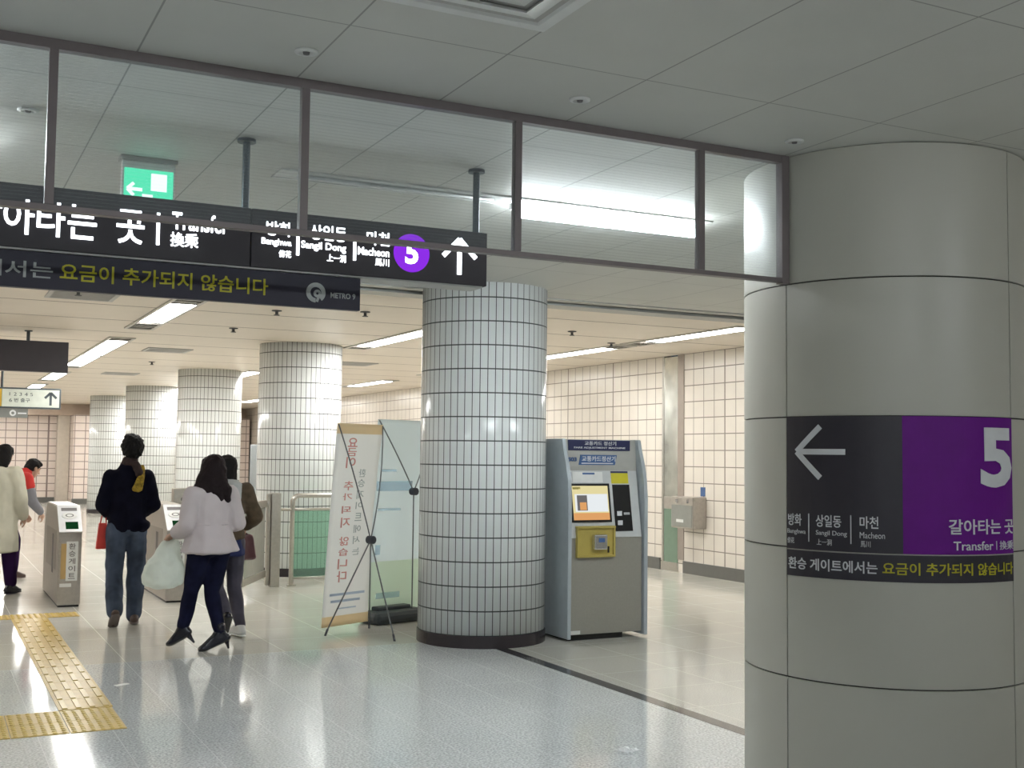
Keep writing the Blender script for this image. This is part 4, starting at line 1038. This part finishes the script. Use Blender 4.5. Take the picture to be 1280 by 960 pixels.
# --- woman in the pale jacket, seen from behind
J = dict(k=.98, pelvis=V(0, 0, .845), waist=V(0, .01, .985), chest=V(0, .01, 1.13), neck=V(.005, .015, 1.285), head=V(.025, .03, 1.415), headR=rot(0, .06, -.45),
         shoulder=(V(-.172, 0, 1.225), V(.172, 0, 1.225)), elbow=(V(-.232, -.04, .99), V(.235, -.02, .99)), wrist=(V(-.225, .13, .92), V(.20, .19, .97)),
         hand=((V(-.1, .8, -.3), V(0, -.3, -1), .9), (V(-.2, .9, 0), V(-.9, 0, -.2), .6)),
         hip=(V(-.08, 0, .81), V(.085, 0, .81)), knee=(V(-.085, .12, .465), V(.055, .05, .455)), ankle=(V(-.13, .15, .165), V(.075, -.05, .13)),
         heel=(V(-.105, .12, .125), V(.125, -.07, .085)), toe=(V(-.19, .21, .062), V(-.03, -.005, .026)))
RZ = .32
wo = person('person in pale jacket and navy jeans with long dark hair, seen from behind', (2.055, 9.33, 0), RZ, J)
bm = bmesh.new()
cap(bm, V(0, -.01, .775), (.248, .180, .02), V(0, 0, .90), (.200, .145, .03)); cap(bm, V(0, 0, .90), (.200, .145, .03), V(0, .01, .995), (.172, .122, .04)); cap(bm, V(0, .01, .99), (.172, .122, .05), V(0, .01, 1.13), (.185, .125, .09))
cap(bm, V(0, .01, 1.13), (.185, .125, .09), V(0, 0, 1.235), (.13, .085, .05)); cap(bm, J['shoulder'][0], .066, J['shoulder'][1], .066); cap(bm, V(0, 0, 1.24), .078, V(.005, .01, 1.295), .064)
for i in (0, 1): sleeve(bm, J['shoulder'][i], J['elbow'][i], J['wrist'][i], .072, .066, .060, .85)
skin_over('jacket', bm, M['whitecoat'], wo, .011, 4, .010)
bm = bmesh.new(); bx = bmesh.new()
for k_ in range(1): hull(bm, ell(V(0, .01, .985), (.177, .129, .014)) + ell(V(0, .01, .995), (.177, .129, .014)))
skin_over('belt_seam', bm, M['whitecoat'], wo, .008, 2)
bx.free()
bm = bmesh.new(); cap(bm, V(0, 0, .79), (.180, .125, .06), V(0, 0, .86), (.165, .115, .06))
for i in (0, 1): trouser(bm, J, i, .102, .064, .047, .02)
skin_over('trousers', bm, M['navyjeans'], wo, .010, 4, .006, 10)
bm = bmesh.new(); c = J['head']; Rh = J['headR']
hull(bm, ell(HW(0, -.012, .035, c, Rh), (.098, .108, .096), Rh) + ell(HW(0, -.05, -.05, c, Rh), (.115, .080, .05), Rh)); hull(bm, ell(HW(0, -.05, -.05, c, Rh), (.118, .082, .05), Rh) + ell(HW(-.005, -.080, -.165, c, Rh), (.150, .060, .05), Rh))
cap(bm, HW(-.11, -.08, -.15, c, Rh), .04, HW(-.175, -.07, -.19, c, Rh), .014); cap(bm, HW(.05, -.085, -.17, c, Rh), .05, HW(.06, -.085, -.235, c, Rh), .028); cap(bm, HW(-.03, -.09, -.17, c, Rh), .05, HW(-.04, -.09, -.23, c, Rh), .03); cap(bm, HW(.11, -.08, -.15, c, Rh), .045, HW(.13, -.08, -.225, c, Rh), .025); cap(bm, HW(-.09, -.085, -.17, c, Rh), .045, HW(-.10, -.085, -.225, c, Rh), .025)
skin_over('hair', bm, M['hairbrown'], wo, .010, 3, .010, 22)
for i in (0, 1):
    an, toe, heel = J['ankle'][i], J['toe'][i], J['heel'][i]
    o_, R_, u_ = shoe(wo, 'heeled_boot', J, i, M['boot'], 1.0)
    bm = bmesh.new(); chain(bm, [(an + V(0, 0, -.01), .042), (an + V(0, 0, .055), .047)]); skin_over('boot_shaft', bm, M['boot'], o_, .008, 2)
    bm = bmesh.new(); b_ = heel + V(0, 0, .0); e_h = heel + R_ @ V(0, -.022, 0) - Vector((0, 0, heel.z - .002)) if i == 1 else heel + u_ * -.085 + R_ @ V(0, -.02, 0)
    cap(bm, b_, .026, b_.lerp(e_h, .5), .014); cap(bm, b_.lerp(e_h, .5), .014, e_h + (b_ - e_h).normalized() * .009, .009); obj('high_heel', bm, M['boot'], o_, smooth=True)
# bag hung from her left hand
Rw = Matrix.Rotation(RZ, 3, 'Z'); hp_ = V(2.055, 9.33, 0) + Rw @ (J['wrist'][0] + V(-.01, .10, -.05))
pb = thing('plastic_bag', 'full white plastic carrier bag held by the person in the pale jacket', 'bag', (hp_.x - .045, hp_.y - .07, 0))
bm = bmesh.new()
hull(bm, ell(V(0, 0, .545), (.165, .13, .06)) + ell(V(.01, 0, .66), (.155, .12, .07))); hull(bm, ell(V(.01, 0, .66), (.155, .12, .07)) + ell(V(.055, .05, .84), (.065, .06, .03)))
skin_over('bag_body', bm, M['plasticbag'], pb, .011, 4, .016, 14)
for s in (-1, 1):
    bm = bmesh.new(); tube(bm, [(.055 + s * .03, .05, .84), (.06 + s * .022, .06, .875), (.06, .07, hp_.z + .005)], .009, 8); obj('bag_handle', bm, M['plasticbag'], pb, smooth=True)

# --- companion in brown with the maroon handbag
J = dict(k=.93, pelvis=V(0, 0, .83), waist=V(0, .01, .97), chest=V(0, .01, 1.13), neck=V(0, .015, 1.29), head=V(-.01, .035, 1.42), headR=rot(0, 0, .35),
         shoulder=(V(-.16, 0, 1.235), V(.16, 0, 1.235)), elbow=(V(-.23, .02, 1.0), V(.25, .0, 1.01)), wrist=(V(-.19, .2, .93), V(.225, .17, .93)),
         hand=((V(.2, .9, 0), V(.9, 0, -.2), .5), (V(0, .6, -.6), V(-.9, 0, -.2), 1.0)),
         hip=(V(-.08, 0, .80), V(.085, 0, .80)), knee=(V(-.07, .02, .44), V(.09, .03, .44)), ankle=(V(-.06, -.22, .23), V(.155, .05, .085)),
         heel=(V(-.06, -.27, .215), V(.155, .0, .036)), toe=(V(-.06, -.17, .10), V(.135, .19, .034)))
RZ2 = .10
w2 = person('person in brown knit and grey trousers walking close beside the person in the pale jacket', (2.305, 9.86, 0), RZ2, J)
bm = bmesh.new()
cap(bm, V(0, 0, .84), (.168, .125, .04), V(0, .01, .98), (.148, .115, .06)); cap(bm, V(0, .01, .98), (.148, .115, .06), V(0, .01, 1.14), (.165, .118, .09)); cap(bm, V(0, .01, 1.14), (.165, .118, .09), V(0, 0, 1.24), (.12, .085, .05)); cap(bm, J['shoulder'][0], .064, J['shoulder'][1], .064)
for i in (0, 1): sleeve(bm, J['shoulder'][i], J['elbow'][i], J['wrist'][i], .070, .066, .050, .95)
skin_over('sweater', bm, M['brown'], w2, .011, 4, .010)
bm = bmesh.new(); hull(bm, ell(V(0, -.03, 1.29), (.115, .105, .035)) + ell(V(0, 0, 1.32), (.085, .085, .025))); cap(bm, V(0, -.075, 1.28), (.10, .05, .03), V(0, -.115, 1.12), (.085, .025, .04)); skin_over('hood', bm, M['palehood'], w2, .010, 4, .006)
bm = bmesh.new(); cap(bm, V(0, 0, .70), (.165, .125, .02), V(0, 0, .85), (.150, .112, .05)); skin_over('skirt', bm, M['denimblue'], w2, .010, 4, .006)
bm = bmesh.new(); cap(bm, V(0, 0, .78), (.14, .105, .06), V(0, 0, .84), (.14, .105, .06))
for i in (0, 1): trouser(bm, J, i, .085, .062, .048, .02)
skin_over('trousers', bm, M['greytrouser'], w2, .010, 4, .006, 10)
bm = bmesh.new(); c = J['head']; Rh = J['headR']
hull(bm, ell(HW(0, -.016, .038, c, Rh), (.086, .096, .086), Rh) + ell(HW(0, -.04, -.05, c, Rh), (.082, .064, .05), Rh)); hull(bm, ell(HW(0, -.04, -.05, c, Rh), (.082, .064, .05), Rh) + ell(HW(0, -.06, -.10, c, Rh), (.07, .045, .03), Rh))
skin_over('hair', bm, M['hair'], w2, .010, 3, .008, 22)
shoe(w2, 'shoe', J, 0, M['boot'], .9, M['boot']); shoe(w2, 'sneaker', J, 1, M['sneaker'], .95, M['white'])
Rw = Matrix.Rotation(RZ2, 3, 'Z'); hp2 = V(2.305, 9.86, 0) + Rw @ (J['wrist'][1] + V(0, .06, -.07))
hb = thing('handbag', 'maroon handbag hanging from the right hand of the person in brown knit', 'bag', (hp2.x, hp2.y, 0), .5)
bm = bmesh.new(); hull(bm, ell(V(-.11, 0, .65), (.03, .055, .03)) + ell(V(.11, 0, .65), (.03, .055, .03)) + ell(V(-.085, 0, .83), (.025, .03, .02)) + ell(V(.085, 0, .83), (.025, .03, .02))); skin_over('bag_body', bm, M['maroon'], hb, .010, 3, .004, 15)
bm = bmesh.new(); tube(bm, [(-.06, 0, .83)] + [(-.06 * math.cos(PI * k_ / 8), 0, .84 + (hp2.z - .84) * math.sin(PI * k_ / 8)) for k_ in range(1, 8)] + [(.06, 0, .83)], .009, 8); obj('handle', bm, M['maroon'], hb, smooth=True)

# --- person in the long cream coat at the picture edge
J = dict(k=.95, pelvis=V(0, 0, .86), waist=V(0, 0, 1.02), chest=V(0, .0, 1.20), neck=V(0, .02, 1.37), head=V(.0, .055, 1.50), headR=rot(-.15, 0, 0),
         shoulder=(V(-.165, 0, 1.31), V(.165, 0, 1.31)), elbow=(V(-.22, .02, 1.05), V(.22, .02, 1.05)), wrist=(V(-.17, .2, .93), V(.19, .12, .84)),
         hand=((V(.2, .9, 0), V(.9, 0, -.2), .6), (V(0, .5, -.7), V(-.9, 0, -.2), .5)),
         hip=(V(-.085, 0, .83), V(.085, 0, .83)), knee=(V(-.09, .02, .46), V(.085, .04, .46)), ankle=(V(-.10, -.12, .09), V(.085, .10, .09)),
         heel=(V(-.10, -.18, .036), V(.085, .04, .036)), toe=(V(-.11, .0, .032), V(.095, .22, .032)))
cc = person('person in long cream hooded coat and dark purple trousers at the left edge', (.775, 13.75, 0), -.62, J)
bm = bmesh.new()
cap(bm, V(0, 0, .47), (.205, .18, .02), V(0, 0, .80), (.19, .155, .06)); cap(bm, V(0, 0, .80), (.19, .155, .06), V(0, 0, 1.05), (.172, .14, .06)); cap(bm, V(0, 0, 1.05), (.172, .14, .06), V(0, 0, 1.21), (.182, .135, .09)); cap(bm, V(0, 0, 1.21), (.182, .135, .09), V(0, 0, 1.32), (.13, .09, .05))
cap(bm, J['shoulder'][0], .074, J['shoulder'][1], .074); cap(bm, V(0, -.05, 1.33), (.11, .09, .06), V(0, -.10, 1.25), (.11, .05, .06))
for i in (0, 1): sleeve(bm, J['shoulder'][i], J['elbow'][i], J['wrist'][i], .078, .072, .058, .95)
skin_over('coat', bm, M['cream'], cc, .012, 4, .012)
bm = bmesh.new(); cap(bm, V(0, 0, .80), (.14, .105, .06), V(0, 0, .86), (.14, .105, .06))
for i in (0, 1): trouser(bm, J, i, .09, .075, .066, .04)
skin_over('trousers', bm, M['purplecloth'], cc, .011, 4, .006)
bm = bmesh.new(); c = J['head']; Rh = J['headR']
hull(bm, ell(HW(0, -.016, .038, c, Rh), (.088, .098, .088), Rh) + ell(HW(0, -.05, -.06, c, Rh), (.090, .064, .05), Rh)); hull(bm, ell(HW(0, -.05, -.06, c, Rh), (.090, .064, .05), Rh) + ell(HW(0, -.07, -.16, c, Rh), (.085, .045, .03), Rh))
skin_over('hair', bm, M['hair'], cc, .010, 3, .008, 22)
for i in (0, 1):
    o_, R_, u_ = shoe(cc, 'boot', J, i, M['boot'], .95, M['boot'])
    bm = bmesh.new(); cap(bm, J['ankle'][i], .045, J['ankle'][i] + V(0, 0, .10), .056); skin_over('boot_shaft', bm, M['boot'], o_, .009, 2)

# --- person in red bending forward beyond the first gate
J = dict(k=.95, pelvis=V(0, -.05, .86), waist=V(0, .02, 1.00), chest=V(0, .13, 1.15), neck=V(0, .25, 1.26), head=V(0, .36, 1.33), headR=rot(-.45, 0, 0),
         shoulder=(V(-.165, .19, 1.22), V(.165, .19, 1.22)), elbow=(V(-.21, .22, .95), V(.21, .24, .95)), wrist=(V(-.17, .36, .78), V(.17, .38, .80)),
         hand=((V(.1, .5, -.8), V(.6, -.3, 0), .6), (V(-.1, .5, -.8), V(-.6, -.3, 0), .6)),
         hip=(V(-.085, -.05, .83), V(.085, -.05, .83)), knee=(V(-.09, -.02, .46), V(.10, .10, .47)), ankle=(V(-.10, -.22, .12), V(.10, .08, .09)),
         heel=(V(-.10, -.28, .085), V(.10, .02, .036)), toe=(V(-.10, -.13, .034), V(.11, .20, .034)))
rd = person('person in red with short black hair bending forward beside the cream coat', (.905, 15.45, 0), -1.15, J)
bm = bmesh.new()
cap(bm, V(0, -.05, .80), (.17, .13, .05), V(0, .02, 1.0), (.155, .125, .06)); cap(bm, V(0, .02, 1.0), (.155, .125, .06), V(0, .13, 1.15), (.172, .13, .09)); cap(bm, V(0, .13, 1.15), (.172, .13, .09), V(0, .2, 1.23), (.12, .09, .05)); cap(bm, J['shoulder'][0], .06, J['shoulder'][1], .06)
for i in (0, 1): sleeve(bm, J['shoulder'][i], J['elbow'][i], J['wrist'][i], .072, .066, .052, .95)
skin_over('vest', bm, M['greyvest'], rd, .012, 4, .010)
bm = bmesh.new()
cap(bm, V(0, .15, 1.19), (.178, .125, .06), V(0, .20, 1.24), (.13, .10, .05)); cap(bm, V(0, .24, 1.25), .085, V(0, .27, 1.28), .075); cap(bm, J['shoulder'][0], .075, J['shoulder'][1], .075)
for i in (0, 1): cap(bm, J['shoulder'][i], .082, J['shoulder'][i].lerp(J['elbow'][i], .35), .080)
skin_over('red_jacket', bm, M['red'], rd, .012, 4, .010)
bm = bmesh.new(); cap(bm, V(0, -.05, .80), (.15, .115, .06), V(0, -.04, .86), (.145, .11, .06))
for i in (0, 1): trouser(bm, J, i, .092, .075, .066, .02)
skin_over('trousers', bm, M['purplecloth'], rd, .011, 4, .006)
bm = bmesh.new(); c = J['head']; Rh = J['headR']
hull(bm, ell(HW(0, -.022, .046, c, Rh), (.084, .092, .080), Rh) + ell(HW(0, -.055, -.02, c, Rh), (.076, .056, .05), Rh)); cap(bm, HW(0, .04, .085, c, Rh), (.06, .05, .03), HW(0, -.02, .09, c, Rh), (.06, .05, .04), Rh)
skin_over('hair', bm, M['hair'], rd, .009, 2, .006, 35)
shoe(rd, 'shoe', J, 0, M['shoebrown'], 1.0, M['sole']); shoe(rd, 'shoe', J, 1, M['shoebrown'], 1.0, M['sole'])
